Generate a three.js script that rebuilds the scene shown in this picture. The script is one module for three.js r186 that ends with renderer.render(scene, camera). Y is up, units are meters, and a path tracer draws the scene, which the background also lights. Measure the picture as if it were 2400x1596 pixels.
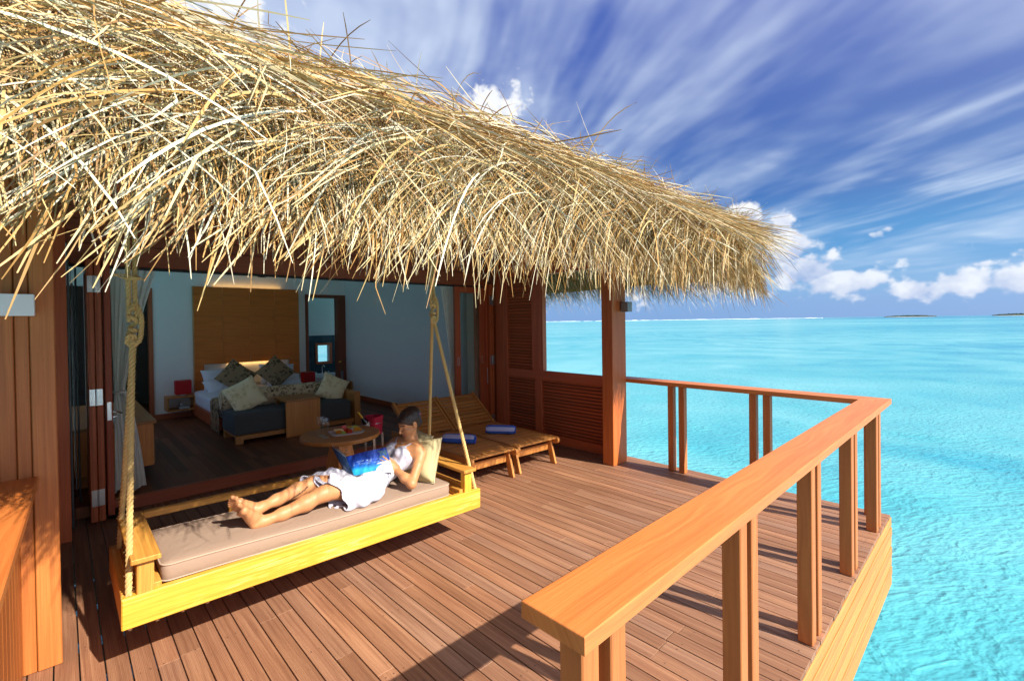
import * as THREE from 'three';
import { RectAreaLightUniformsLib } from 'three/addons/lights/RectAreaLightUniformsLib.js';
import { mergeGeometries, mergeVertices, toCreasedNormals } from 'three/addons/utils/BufferGeometryUtils.js';

// ---------------------------------------------------------------- camera, light, exposure
const scene = new THREE.Scene();
const D2R = Math.PI / 180;
const camera = new THREE.PerspectiveCamera(2 * Math.atan(798 / 1101) / D2R, 2400 / 1596, 0.05, 30000);
camera.position.set(0, 1.8, 0);
camera.rotation.order = 'YXZ';
camera.rotation.set(-0.6 * D2R, -43.9 * D2R, -0.8 * D2R);
camera.setViewOffset(2400, 1596, 0, 32.1, 2400, 1596);

const renderer = new THREE.WebGLRenderer({ antialias: true });
renderer.toneMapping = THREE.LinearToneMapping;
const EXPOSURE = 1.85;
renderer.toneMappingExposure = EXPOSURE;
renderer.shadowMap.enabled = true;
RectAreaLightUniformsLib.init();

const SUN = new THREE.Vector3(0.20, 0.84, 1.0).normalize();
const sun = new THREE.DirectionalLight(new THREE.Color(1.0, 0.93, 0.80), 4.9);
sun.name = 'sunlight';
sun.position.copy(SUN).multiplyScalar(30).add(new THREE.Vector3(2.5, 0, -4));
sun.target.position.set(2.5, 0, -4);
sun.castShadow = true;
sun.shadow.mapSize.set(4096, 4096);
Object.assign(sun.shadow.camera, { left: -12, right: 12, top: 12, bottom: -12, near: 1, far: 80 });
scene.add(sun, sun.target);

// ---------------------------------------------------------------- random numbers and noise
function rng(seed) { let s = seed | 0; return () => { s = (s + 0x6d2b79f5) | 0; let t = Math.imul(s ^ (s >>> 15), 1 | s); t = (t + Math.imul(t ^ (t >>> 7), 61 | t)) ^ t; return ((t ^ (t >>> 14)) >>> 0) / 4294967296; }; }
const PERM = new Uint8Array(512); { const r = rng(77); const a = [...Array(256).keys()]; for (let i = 255; i > 0; i--) { const j = (r() * (i + 1)) | 0; [a[i], a[j]] = [a[j], a[i]]; } for (let i = 0; i < 512; i++) PERM[i] = a[i & 255]; }
const VAL = new Float32Array(256); { const r = rng(5); for (let i = 0; i < 256; i++) VAL[i] = r(); }
const fade = (t) => t * t * t * (t * (t * 6 - 15) + 10);
const lerp = (a, b, t) => a + (b - a) * t;
const clamp = (x, a = 0, b = 1) => (x < a ? a : x > b ? b : x);
const sstep = (a, b, x) => { const t = clamp((x - a) / (b - a)); return t * t * (3 - 2 * t); };
// value noise, optionally periodic (px, py)
function n2(x, y, px = 256, py = 256) {
  const xf = Math.floor(x), yf = Math.floor(y), u = fade(x - xf), v = fade(y - yf);
  const x0 = ((xf % px) + px) % px, x1 = (x0 + 1) % px, y0 = ((yf % py) + py) % py, y1 = (y0 + 1) % py;
  const A = PERM[x0 & 255], B = PERM[x1 & 255];
  return lerp(lerp(VAL[PERM[A + (y0 & 255)]], VAL[PERM[B + (y0 & 255)]], u), lerp(VAL[PERM[A + (y1 & 255)]], VAL[PERM[B + (y1 & 255)]], u), v);
}
function n3(x, y, z) {
  const zf = Math.floor(z), w = fade(z - zf);
  return lerp(n2(x + (zf & 63) * 37.3, y + (zf & 63) * 17.7), n2(x + ((zf + 1) & 63) * 37.3, y + ((zf + 1) & 63) * 17.7), w);
}
function fbm(x, y, o = 4, px = 256, py = 256) { let s = 0, a = 0.5, t = 0; for (let i = 0; i < o; i++) { s += a * n2(x, y, px, py); t += a; x = x * 2 + 13.7 * (px === 256); y = y * 2 + 7.1 * (px === 256); if (px !== 256) { px *= 2; py *= 2; } a *= 0.5; } return s / t; }
const lin = (r, g, b) => new THREE.Color().setRGB(r, g, b);
const s2l = (c) => { c /= 255; return c <= 0.04045 ? c / 12.92 : ((c + 0.055) / 1.055) ** 2.4; };
const l2s = (c) => { c = clamp(c); return 255 * (c <= 0.0031308 ? c * 12.92 : 1.055 * c ** (1 / 2.4) - 0.055); };
const S = (r, g, b) => [s2l(r), s2l(g), s2l(b)];

// ---------------------------------------------------------------- sky (air and clouds, brightened out of view to fill shade)
function makeSky() {
  const W = 4096, H = 2048, data = new Float32Array(W * H * 4);
  const stops = [[0, S(134, 172, 224)], [1.8, S(136, 176, 226)], [3.5, S(128, 178, 226)], [6, S(92, 162, 220)], [9, S(72, 146, 210)], [13, S(60, 116, 190)], [20, S(54, 100, 182)], [30, S(54, 92, 182)], [45, S(58, 92, 180)], [90, S(60, 88, 170)]];
  const ca = Math.cos(-58.9 * D2R), sa = Math.sin(-58.9 * D2R);
  const cum = [ // azimuth, elevation, half widths, strength : heaps of cloud
    [-48.3, 23.6, 3.2, 3.4, 1.5], [-47.4, 21.5, 3.4, 2.6, 1.2], [-79.6, 29.5, 6.5, 4.6, 1.5], [-72, 24, 4, 3, 1.1], [-20, 11.2, 2.6, 1.5, 1.1],
    [-16.0, 10.0, 1.1, 1.8, 1.25], [-15.4, 7.4, 2.0, 2.2, 1.45], [-14.0, 5.0, 3.2, 2.0, 1.4], [-11.4, 3.6, 3.4, 1.3, 1.35], [-9.0, 3.5, 2.0, 1.1, 1.2], [-19.5, 5.2, 3.4, 2.6, 1.0],
    [-5.3, 2.6, 2.6, 1.1, 1.15], [-2.0, 3.1, 2.6, 1.3, 1.25], [0.9, 3.0, 2.6, 1.3, 1.2], [4.5, 3.6, 3, 1.4, 1.1], [-8.4, 7.9, 0.9, 0.4, 0.7], [-7.2, 8.3, 0.6, 0.4, 0.75], [-3.3, 4.3, 0.7, 0.35, 0.8], [-1.0, 4.4, 1.0, 0.35, 0.85], [-10.5, 5.6, 0.5, 0.3, 0.7],
  ];
  const col = [0, 0, 0];
  for (let j = 0; j < H; j++) {
    const el = (j + 0.5) / H * 180 - 90, se = Math.sin(el * D2R), ce = Math.cos(el * D2R);
    if (el < -0.5) { const c = stops[0][1]; for (let i = 0; i < W; i++) { const o = (j * W + i) * 4; data[o] = c[0] / EXPOSURE; data[o + 1] = c[1] / EXPOSURE; data[o + 2] = c[2] / EXPOSURE; data[o + 3] = 1; } continue; }
    let k = 0; while (k < stops.length - 2 && stops[k + 1][0] < el) k++;
    const f = clamp((el - stops[k][0]) / (stops[k + 1][0] - stops[k][0]));
    const base = [0, 1, 2].map((c) => lerp(stops[k][1][c], stops[k + 1][1][c], f));
    const cirFade = sstep(1.5, 9, el), inv = 1 / (Math.max(se, 0) + 0.10);
    for (let i = 0; i < W; i++) {
      const az = ((i + 0.5) / W - 0.5) * 2 * Math.PI, azd = az / D2R, dx = ce * Math.cos(az), dz = ce * Math.sin(az);
      // high streaks: one layer of ice cloud combed along one wind direction
      const px = dx * inv, pz = dz * inv, u = px * ca + pz * sa, v = -px * sa + pz * ca;
      const wx = fbm(u * 0.55 + 3, v * 0.9 + 9, 2) - 0.5;
      const comb = fbm(u * 0.85 + 40, (v + wx * 1.1) * 2.5 + 20, 4);
      const fine = fbm(u * 2.4 + 10, (v + wx * 1.1) * 9 + 50, 3);
      const puff = fbm(u * 2.2 + 70, v * 2.6 + 31, 5);
      const cover = fbm(u * 0.45 + 8.3, v * 0.55 + 2.2, 2);
      let a = sstep(0.30, 0.80, comb * 0.52 + fine * 0.28 + puff * 0.24 + (cover - 0.45) * 0.38) * (0.50 + 0.75 * puff) + sstep(0.50, 0.84, puff * 0.7 + cover * 0.34) * 0.5;
      a = a / (1 + 0.45 * a) * 1.02 * cirFade; a = clamp(a * (0.72 + 0.5 * fine), 0, 0.9);
      const lav = sstep(14, 32, el);
      const cr = lerp(0.66, 0.62, lav), cg = lerp(0.79, 0.73, lav), cb = lerp(0.97, 0.94, lav);
      col[0] = lerp(base[0], cr, a); col[1] = lerp(base[1], cg, a); col[2] = lerp(base[2], cb, a);
      // heaps of cloud: the listed ones and a line of others all round the horizon
      if (el < 42) {
        let m = 0, low = 0;
        for (const c of cum) { let da = azd - c[0]; if (da > 180) da -= 360; if (da < -180) da += 360; da /= c[2]; const de = (el - c[1]) / c[3], q = da * da + de * de; if (q < 5) { const g = c[4] * Math.exp(-q * 0.9); if (g > m) { m = g; low = clamp(0.5 + de * 0.45); } } }
        const away = Math.abs(azd + 27) > 40 ? 1 : 0;   // beyond the part listed above, clouds thickened to fill the shade
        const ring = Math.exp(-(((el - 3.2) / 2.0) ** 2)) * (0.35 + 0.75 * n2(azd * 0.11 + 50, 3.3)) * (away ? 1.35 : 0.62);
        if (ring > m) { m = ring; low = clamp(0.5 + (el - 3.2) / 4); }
        if (m > 0.05) {
          const nz = fbm(azd * 0.62 + 100, el * 0.78 + 40, 6), nb = fbm(azd * 2.4 + 10, el * 2.8 + 4, 3);
          const d = m * 0.95 + (nz - 0.5) * 1.35 + (nb - 0.5) * 0.25;
          const ac = sstep(0.44, 0.80, d) * (0.80 + 0.17 * sstep(4, 12, el)), lit = clamp(0.30 + 0.75 * low + (nz - 0.5) * 1.5 + (el > 15 ? 0.35 : 0));
          col[0] = lerp(col[0], lerp(0.40, 0.98, lit), ac); col[1] = lerp(col[1], lerp(0.50, 1.0, lit), ac); col[2] = lerp(col[2], lerp(0.78, 1.04, lit), ac);
        }
      }
      // wide glow added round the sun to fill the shade under the eave
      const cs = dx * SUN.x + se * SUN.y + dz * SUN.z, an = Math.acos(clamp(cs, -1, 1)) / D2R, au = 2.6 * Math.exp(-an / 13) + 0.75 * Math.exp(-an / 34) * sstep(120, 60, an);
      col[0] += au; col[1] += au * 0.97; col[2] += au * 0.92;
      const o = (j * W + i) * 4;
      data[o] = col[0] / EXPOSURE; data[o + 1] = col[1] / EXPOSURE; data[o + 2] = col[2] / EXPOSURE; data[o + 3] = 1;
    }
  }
  const t = new THREE.DataTexture(data, W, H, THREE.RGBAFormat, THREE.FloatType);
  t.mapping = THREE.EquirectangularReflectionMapping; t.magFilter = t.minFilter = THREE.LinearFilter; t.needsUpdate = true;
  return t;
}
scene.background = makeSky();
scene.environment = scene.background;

// ---------------------------------------------------------------- naming
const NAMES = {};
function numbered(n) { const k = NAMES[n] = (NAMES[n] ?? -1) + 1; return k ? n + '_' + String(k).padStart(3, '0') : n; }
function tag(o, label, category, group) { o.userData.label = label; o.userData.category = category; if (group) o.userData.group = group; return o; }
function shade(o) { o.castShadow = o.receiveShadow = true; return o; }
function part(name, geo, mat, parent, pos, rot) {   // a part of a thing
  const m = shade(new THREE.Mesh(geo, mat)); m.name = name; if (pos) m.position.set(...pos); if (rot) m.rotation.set(...rot); parent.add(m); return m;
}
function thing(name, label, category, pos = [0, 0, 0], group) {
  const g = new THREE.Group(); g.name = numbered(name); g.position.set(...pos); scene.add(g); return tag(g, label, category, group);
}
function single(name, label, category, geo, mat, pos, group) {  // a thing that is one mesh
  const m = shade(new THREE.Mesh(geo, mat)); m.name = numbered(name); if (pos) m.position.set(...pos); scene.add(m); return tag(m, label, category, group);
}
function structure(name, geo, mat, parent = scene) {
  const o = geo ? shade(new THREE.Mesh(geo, mat)) : new THREE.Group(); o.name = parent === scene ? numbered(name) : name; parent.add(o);
  if (parent === scene) o.userData.kind = 'structure';
  return o;
}

// ---------------------------------------------------------------- geometry helpers
const V3 = (x, y, z) => new THREE.Vector3(x, y, z);
// box with chamfered edges; uv in metres, grain (v) along its longest side; off shifts the grain
function cbox(w, h, d, c = 0.003, off = 0, grain = null) {
  const s = [w / 2, h / 2, d / 2], pos = [], uv = [], nor = [];
  c = Math.min(c, s[0] * 0.8, s[1] * 0.8, s[2] * 0.8);
  const g = grain ?? (w >= h && w >= d ? 0 : h >= d ? 1 : 2), ou = (off * 0.618) % 1 * 0.37, ov = off * 1.37 % 7;
  const P = (i, sx, sy, sz) => { const q = [sx * s[0], sy * s[1], sz * s[2]], sg = [sx, sy, sz]; for (let a = 0; a < 3; a++) if (a !== i) q[a] -= sg[a] * c; return q; };
  const tri = (a, b, e, n, fi) => {
    const ax = V3(...b).sub(V3(...a)).cross(V3(...e).sub(V3(...a)));
    const list = ax.dot(V3(...n)) < 0 ? [a, e, b] : [a, b, e];
    for (const p of list) {
      pos.push(...p); nor.push(...n);
      const o = [0, 1, 2].filter((k) => k !== fi);
      let uu, vv; if (fi === g) { uu = p[o[0]]; vv = p[o[1]] * 0.3; } else { uu = p[o[0] === g ? o[1] : o[0]] + fi * 0.131; vv = p[g]; }
      uv.push(uu + ou, vv + ov);
    }
  };
  for (let i = 0; i < 3; i++) for (const t of [-1, 1]) {
    const k = [[-1, -1], [1, -1], [1, 1], [-1, 1]].map(([p, q]) => { const sg = [0, 0, 0]; sg[i] = t; sg[(i + 1) % 3] = p; sg[(i + 2) % 3] = q; return P(i, ...sg); });
    const n = [0, 0, 0]; n[i] = t; tri(k[0], k[1], k[2], n, i); tri(k[0], k[2], k[3], n, i);
  }
  if (c > 0) {
    for (let i = 0; i < 3; i++) { const a = (i + 1) % 3, b = (i + 2) % 3; for (const ta of [-1, 1]) for (const tb of [-1, 1]) {
      const q = [-1, 1].map((e) => { const sg = [0, 0, 0]; sg[i] = e; sg[a] = ta; sg[b] = tb; return [P(a, ...sg), P(b, ...sg)]; });
      const n = [0, 0, 0]; n[a] = ta * Math.SQRT1_2; n[b] = tb * Math.SQRT1_2; tri(q[0][0], q[1][0], q[1][1], n, a); tri(q[0][0], q[1][1], q[0][1], n, a);
    } }
    for (const x of [-1, 1]) for (const y of [-1, 1]) for (const z of [-1, 1]) tri(P(0, x, y, z), P(1, x, y, z), P(2, x, y, z), [x / 1.732, y / 1.732, z / 1.732], 0);
  }
  const geo = new THREE.BufferGeometry();
  geo.setAttribute('position', new THREE.Float32BufferAttribute(pos, 3)); geo.setAttribute('normal', new THREE.Float32BufferAttribute(nor, 3)); geo.setAttribute('uv', new THREE.Float32BufferAttribute(uv, 2));
  return geo;
}
// chamfered box given by its limits
function box(x0, x1, y0, y1, z0, z1, c = 0.003, off = 0, grain = null) { return cbox(x1 - x0, y1 - y0, z1 - z0, c, off, grain).translate((x0 + x1) / 2, (y0 + y1) / 2, (z0 + z1) / 2); }
const plain = (g) => { const q = g.index ? g.toNonIndexed() : g; for (const k of Object.keys(q.attributes)) if (!['position', 'normal', 'uv'].includes(k)) q.deleteAttribute(k); return q; };
const merge = (list) => mergeGeometries(list.map(plain));
const cyl = (r0, r1, h, n = 20) => new THREE.CylinderGeometry(r0, r1, h, n);
const lathe = (pts, n = 28) => new THREE.LatheGeometry(pts.map(([x, y]) => new THREE.Vector2(x, y)), n);
function tube(pts, r, seg = 40, rad = 8, closed = false) { return new THREE.TubeGeometry(new THREE.CatmullRomCurve3(pts.map((p) => (p.isVector3 ? p : V3(...p))), closed), seg, r, rad, closed); }
// a grid surface: f(u, v) -> [x, y, z]
function sheet(nu, nv, f, uvS = [1, 1]) {
  const pos = [], uv = [], idx = [];
  for (let j = 0; j <= nv; j++) for (let i = 0; i <= nu; i++) { pos.push(...f(i / nu, j / nv)); uv.push(i / nu * uvS[0], j / nv * uvS[1]); }
  for (let j = 0; j < nv; j++) for (let i = 0; i < nu; i++) { const a = j * (nu + 1) + i, b = a + 1, c = a + nu + 1, d = c + 1; idx.push(a, b, d, a, d, c); }
  const g = new THREE.BufferGeometry(); g.setAttribute('position', new THREE.Float32BufferAttribute(pos, 3)); g.setAttribute('uv', new THREE.Float32BufferAttribute(uv, 2)); g.setIndex(idx); g.computeVertexNormals(); return g;
}

// ---------------------------------------------------------------- textures and materials
function tex(size, fn, srgb = true, rep = [1, 1]) {
  const [w, h] = Array.isArray(size) ? size : [size, size], d = new Uint8Array(w * h * 4);
  for (let y = 0; y < h; y++) for (let x = 0; x < w; x++) { const c = fn(x / w, y / h), o = (y * w + x) * 4; d[o] = c[0]; d[o + 1] = c[1]; d[o + 2] = c[2]; d[o + 3] = 255; }
  const t = new THREE.DataTexture(d, w, h); t.wrapS = t.wrapT = THREE.RepeatWrapping; t.magFilter = THREE.LinearFilter; t.minFilter = THREE.LinearMipmapLinearFilter; t.generateMipmaps = true;
  if (srgb) t.colorSpace = THREE.SRGBColorSpace; t.repeat.set(...rep); t.needsUpdate = true; return t;
}
// wood: u across the grain (tile 0.4 m), v along it (tile 1.6 m)
function woodTex(light, dark, o = {}) {
  const { streak = 1, pores = 0.5, wear = null, wearAmount = 0, seed = 0, cath = 0.6 } = o;
  return tex([512, 512], (u, v) => {
    const warp = fbm(u * 4 + seed, v * 3, 2, 4, 3) * 0.5;
    const a = n2(u * 26 + warp * 8 * cath + seed, v * 3 + seed, 26, 3), b = n2(u * 90 + warp * 12 * cath, v * 6, 90, 6), c = n2(u * 256, v * 20 + seed, 256, 20);
    let t = clamp(0.5 + (a - 0.5) * 0.85 * streak + (b - 0.5) * 0.5 * streak + (c - 0.5) * 0.28 * streak);
    const p = n2(u * 256, v * 48 + 9, 256, 48); if (p > 0.84) t = Math.max(0, t - pores * (p - 0.84) * 5);
    let col = [0, 1, 2].map((k) => lerp(dark[k], light[k], t));
    if (wear) { const w = fbm(u * 5 + 2 + seed, v * 4 + 5, 4, 5, 4) + (c - 0.5) * 0.35 + (b - 0.5) * 0.25; const m = sstep(wearAmount, wearAmount + 0.14, w); col = col.map((x, k) => lerp(x, wear[k] * (0.9 + 0.1 * c), m)); }
    return col.map(l2s);
  }, true, [1 / 0.4, 1 / 1.6]);
}
const grainBump = tex(512, (u, v) => { const a = n2(u * 200, v * 8, 200, 8), b = n2(u * 256, v * 40 + 5, 256, 40); const h = 120 + 90 * (a - 0.5) + 70 * (b - 0.5); return [h, h, h]; }, false, [1 / 0.4, 1 / 1.6]);
const ribBump = tex(512, (u, v) => { const r = Math.abs(((u * 0.4 / 0.0066) % 1) - 0.5) * 2, a = n2(u * 200, v * 12, 200, 12); const h = 60 + 130 * sstep(0.15, 0.6, r) + 60 * (a - 0.5); return [h, h, h]; }, false, [1 / 0.4, 1 / 1.6]);
function wood(map, rough = 0.55, bump = 0.0008, tint = [1, 1, 1], extra = {}) { return new THREE.MeshPhysicalMaterial({ map, roughness: rough, bumpMap: extra.bumpMap || grainBump, bumpScale: bump, color: lin(...tint), ...extra }); }
function flat(c, rough = 0.8, extra = {}) { return new THREE.MeshPhysicalMaterial({ color: lin(...c), roughness: rough, ...extra }); }

const T = {
  deck: woodTex([0.365, 0.190, 0.110], [0.20, 0.088, 0.048], { streak: 0.9, pores: 0.7, seed: 3 }),
  rail: woodTex([0.66, 0.216, 0.052], [0.50, 0.140, 0.030], { streak: 0.95, pores: 0.6, seed: 11, cath: 1.3 }),
  clad: woodTex([0.54, 0.180, 0.040], [0.35, 0.095, 0.019], { streak: 0.75, pores: 0.4, seed: 23 }),
  red: woodTex([0.42, 0.115, 0.040], [0.26, 0.058, 0.020], { streak: 0.6, pores: 0.4, seed: 31 }),
  swing: woodTex([0.78, 0.48, 0.055], [0.60, 0.27, 0.022], { streak: 0.8, pores: 0.3, seed: 41, wear: [0.72, 0.62, 0.15], wearAmount: 0.53 }),
  teakSwing: woodTex([0.70, 0.36, 0.070], [0.42, 0.17, 0.026], { streak: 0.8, pores: 0.5, seed: 47 }),
  teak: woodTex([0.70, 0.31, 0.075], [0.44, 0.155, 0.032], { streak: 0.8, pores: 0.5, seed: 53 }),
  veneer: woodTex([0.66, 0.30, 0.075], [0.46, 0.175, 0.036], { streak: 0.7, pores: 0.5, seed: 61, cath: 1.5 }),
  floor: woodTex([0.25, 0.088, 0.040], [0.12, 0.038, 0.016], { streak: 0.7, pores: 0.3, seed: 67 }),
};
const rnd = rng(2024);
const tints = (map, n, rough, bump, vary, hue = 0.06, extra) => [...Array(n)].map((_, i) => { const k = 1 - vary + 2 * vary * ((i + 0.5) / n), h = (rnd() - 0.5) * 2 * hue; return wood(map, rough, bump, [Math.min(k * (1 + h * 0.4), 1.6), k * (1 - h * 0.2), k * (1 - h)], extra); });
const M = {
  deck: tints(T.deck, 10, 0.62, 0.0016, 0.16, 0.16, { bumpMap: ribBump }),
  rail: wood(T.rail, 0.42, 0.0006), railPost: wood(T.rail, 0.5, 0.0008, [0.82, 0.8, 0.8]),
  clad: tints(T.clad, 4, 0.5, 0.0006, 0.12), red: tints(T.red, 5, 0.5, 0.0006, 0.14), louvre: tints(T.red, 5, 0.5, 0.0006, 0.14).map((m) => { m.color.multiplyScalar(1.6); return m; }), redOne: wood(T.red, 0.5, 0.0006, [1.25, 1.25, 1.2]),
  swing: wood(T.swing, 0.5, 0.001), teakSwing: wood(T.teakSwing, 0.5, 0.001), teak: tints(T.teak, 5, 0.48, 0.0008, 0.14),
  veneer: wood(T.veneer, 0.45, 0.0004), floor: tints(T.floor, 8, 0.46, 0.0003, 0.4, 0.18, { specularIntensity: 0.5 }),
  steel: flat([0.62, 0.62, 0.62], 0.32, { metalness: 1 }), chrome: flat([0.8, 0.8, 0.82], 0.12, { metalness: 1 }), dark: flat([0.02, 0.018, 0.017], 0.6), black: flat([0.012, 0.012, 0.012], 0.35),
  wall: flat([0.84, 0.87, 0.86], 0.85), white: flat([0.78, 0.78, 0.76], 0.8), ceiling: flat([0.85, 0.86, 0.85], 0.9),
};
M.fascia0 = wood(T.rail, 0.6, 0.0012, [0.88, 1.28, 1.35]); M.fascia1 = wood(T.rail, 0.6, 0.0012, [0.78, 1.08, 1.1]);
// ================================================================ SETTING
const SEA = -1.65;
// ---------------------------------------------------------------- lagoon
{
  const ang = []; for (let a = -104; a < 34; a += 0.22) ang.push(a); for (let a = 34; a <= 256; a += 3) ang.push(a);
  const rad = []; for (let r = 0.6; r < 24000; r *= 1.0215) rad.push(r);
  const pos = [], col = [], uv = [], idx = [], na = ang.length;
  const deep = [0.0, 0.22, 0.34], mid = [0.075, 0.355, 0.405], pale = [0.17, 0.45, 0.48];
  for (const r of rad) for (const a of ang) {
    const x = r * Math.cos(a * D2R), z = r * Math.sin(a * D2R), res = r * 0.022;
    let y = 0; const wind = x * 0.86 + z * 0.5, cross = -x * 0.5 + z * 0.86;
    const sh = fbm(x * 0.6 + 30, z * 0.6 + 11, 2);
    for (const [L, A, dx, sx] of [[5.2, 0.050, 1, 0.5], [2.3, 0.034, 1, 0.8], [1.05, 0.022, 1, 1.1], [0.52, 0.012, 1, 1.4]]) if (res < L * 0.4) { const n = n2(wind / L * dx + 17 * L, cross / L * 0.55 * sx + 5 * L); y += A * (1 - Math.abs(n * 2 - 1)) * 2 * (0.5 + sh) * (1 - res / (L * 0.4)); }
    pos.push(x, y, z); uv.push(x, z);
    // bottom seen through the water: sand and weed patches
    const ws = fbm(x * 0.09 + 3, z * 0.09 + 8, 3) - 0.5, far = sstep(40, 260, r);
    const big = fbm(wind * 0.012 + 60, cross * 0.035 + 70, 3), med = fbm(x * 0.30 + ws * 3 + 12, z * 0.30 + ws * 4 + 5, 4);
    let t = (big - 0.5) * 0.9 + (med - 0.5) * 1.2 * (1 - 0.7 * far) + 0.14;
    t += sstep(-10, -45, a) * 0.35 - sstep(-12, 8, a) * 0.55 * sstep(8, 200, r);   // shoaling to the left, deeper to the right
    const c = [0, 1, 2].map((k) => (t > 0 ? lerp(mid[k], pale[k], clamp(t * 1.3)) : lerp(mid[k], deep[k], clamp(-t * 1.5))));
    const strip = sstep(0.52, 0.6, n2(a * 0.16 + 5, 3)) * sstep(600, 1400, r) * (1 - sstep(4000, 7000, r)) * sstep(-22, -6, a); // deep channel far out
    for (let k = 0; k < 3; k++) { const q = lerp(c[k], [0, 0.16, 0.30][k], strip * 0.8); col.push(clamp(q)); }
  }
  const nr = rad.length;
  for (let j = 0; j < nr - 1; j++) for (let i = 0; i < na; i++) { const i2 = (i + 1) % na, A = j * na + i, B = j * na + i2, C = A + na, D = B + na; idx.push(A, B, D, A, D, C); }
  const g = new THREE.BufferGeometry(); g.setAttribute('position', new THREE.Float32BufferAttribute(pos, 3)); g.setAttribute('color', new THREE.Float32BufferAttribute(col, 3)); g.setAttribute('uv', new THREE.Float32BufferAttribute(uv, 2)); g.setIndex(idx); g.computeVertexNormals();
  const ripple = tex(512, (u, v) => { const w = fbm(u * 6, v * 6, 2, 6, 6); const h = 255 * (0.55 * (1 - Math.abs(2 * fbm(u * 9 + w * 1.5, v * 20, 4, 9, 20) - 1)) + 0.45 * fbm(u * 24 + w, v * 44, 3, 24, 44)); return [h, h, h]; }, false, [1 / 3.1, 1 / 3.1]);
  ripple.rotation = 0.55;
  const sea = structure('lagoon', g, new THREE.MeshPhysicalMaterial({ vertexColors: true, roughness: 0.24, ior: 1.33, bumpMap: ripple, bumpScale: 0.05 }));
  sea.position.y = SEA; sea.userData.label = 'turquoise lagoon water with pale sand patches and small ripples';
}
// a white line of breakers on the outer reef
{
  const list = [], r = rng(9);
  for (let a = -52; a < -12.5; a += 0.10) { const d = 3300 + 60 * Math.sin(a), h = (0.35 + 1.0 * n2(a * 2.1, 4)) * 3.2 * (0.5 + 0.9 * n2(a * 0.35, 9)); if (h < 1.2) continue; const g = new THREE.IcosahedronGeometry(1, 1); g.scale(6 + 3 * r(), h, 3.2); g.rotateY(-a * D2R); g.translate(d * Math.cos(a * D2R), SEA, d * Math.sin(a * D2R)); list.push(g); }
  const s = structure('breaking_surf', merge(list), flat([0.8, 0.84, 0.86], 0.9)); s.userData.label = 'thin white line of surf along the horizon';
}
// two low islands
function island(label, a0, a1, h, seed) {
  const D = 3400, am = (a0 + a1) / 2, half = (a1 - a0) / 2 * D2R * D, r = rng(seed);
  const t = thing('island', label, 'island', [D * Math.cos(am * D2R), SEA, D * Math.sin(am * D2R)]); t.rotation.y = -am * D2R;
  part('beach', new THREE.SphereGeometry(1, 32, 12).scale(16, 1.6, half).translate(-6, 0, 0), flat([0.62, 0.55, 0.40], 0.95), t);
  const list = [];
  for (let i = 0; i < 150; i++) { const z = (r() * 2 - 1) * half * 0.93, e = Math.sqrt(1 - (z / half) ** 2), g = new THREE.IcosahedronGeometry(1, 1), k = h * e * (0.45 + 0.5 * r()), p = g.attributes.position; for (let j = 0; j < p.count; j++) { const s = 0.8 + 0.4 * n3(p.getX(j) * 2 + i, p.getY(j) * 2, p.getZ(j) * 2); p.setXYZ(j, p.getX(j) * s, p.getY(j) * s, p.getZ(j) * s); } g.scale(4, k * 0.6, 4 + 4 * r()); g.translate((r() - 0.5) * 14, k * 0.6 + 0.6, z); g.computeVertexNormals(); list.push(g); }
  const w = part('wood', merge(list), flat([0.045, 0.085, 0.065], 0.95), t); w.userData.kind = 'stuff';
}
island('long low wooded island on the horizon left of the other island', -7.75, -3.85, 9, 3);
island('low wooded island on the horizon at the right edge', -0.45, 2.6, 10, 8);

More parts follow.
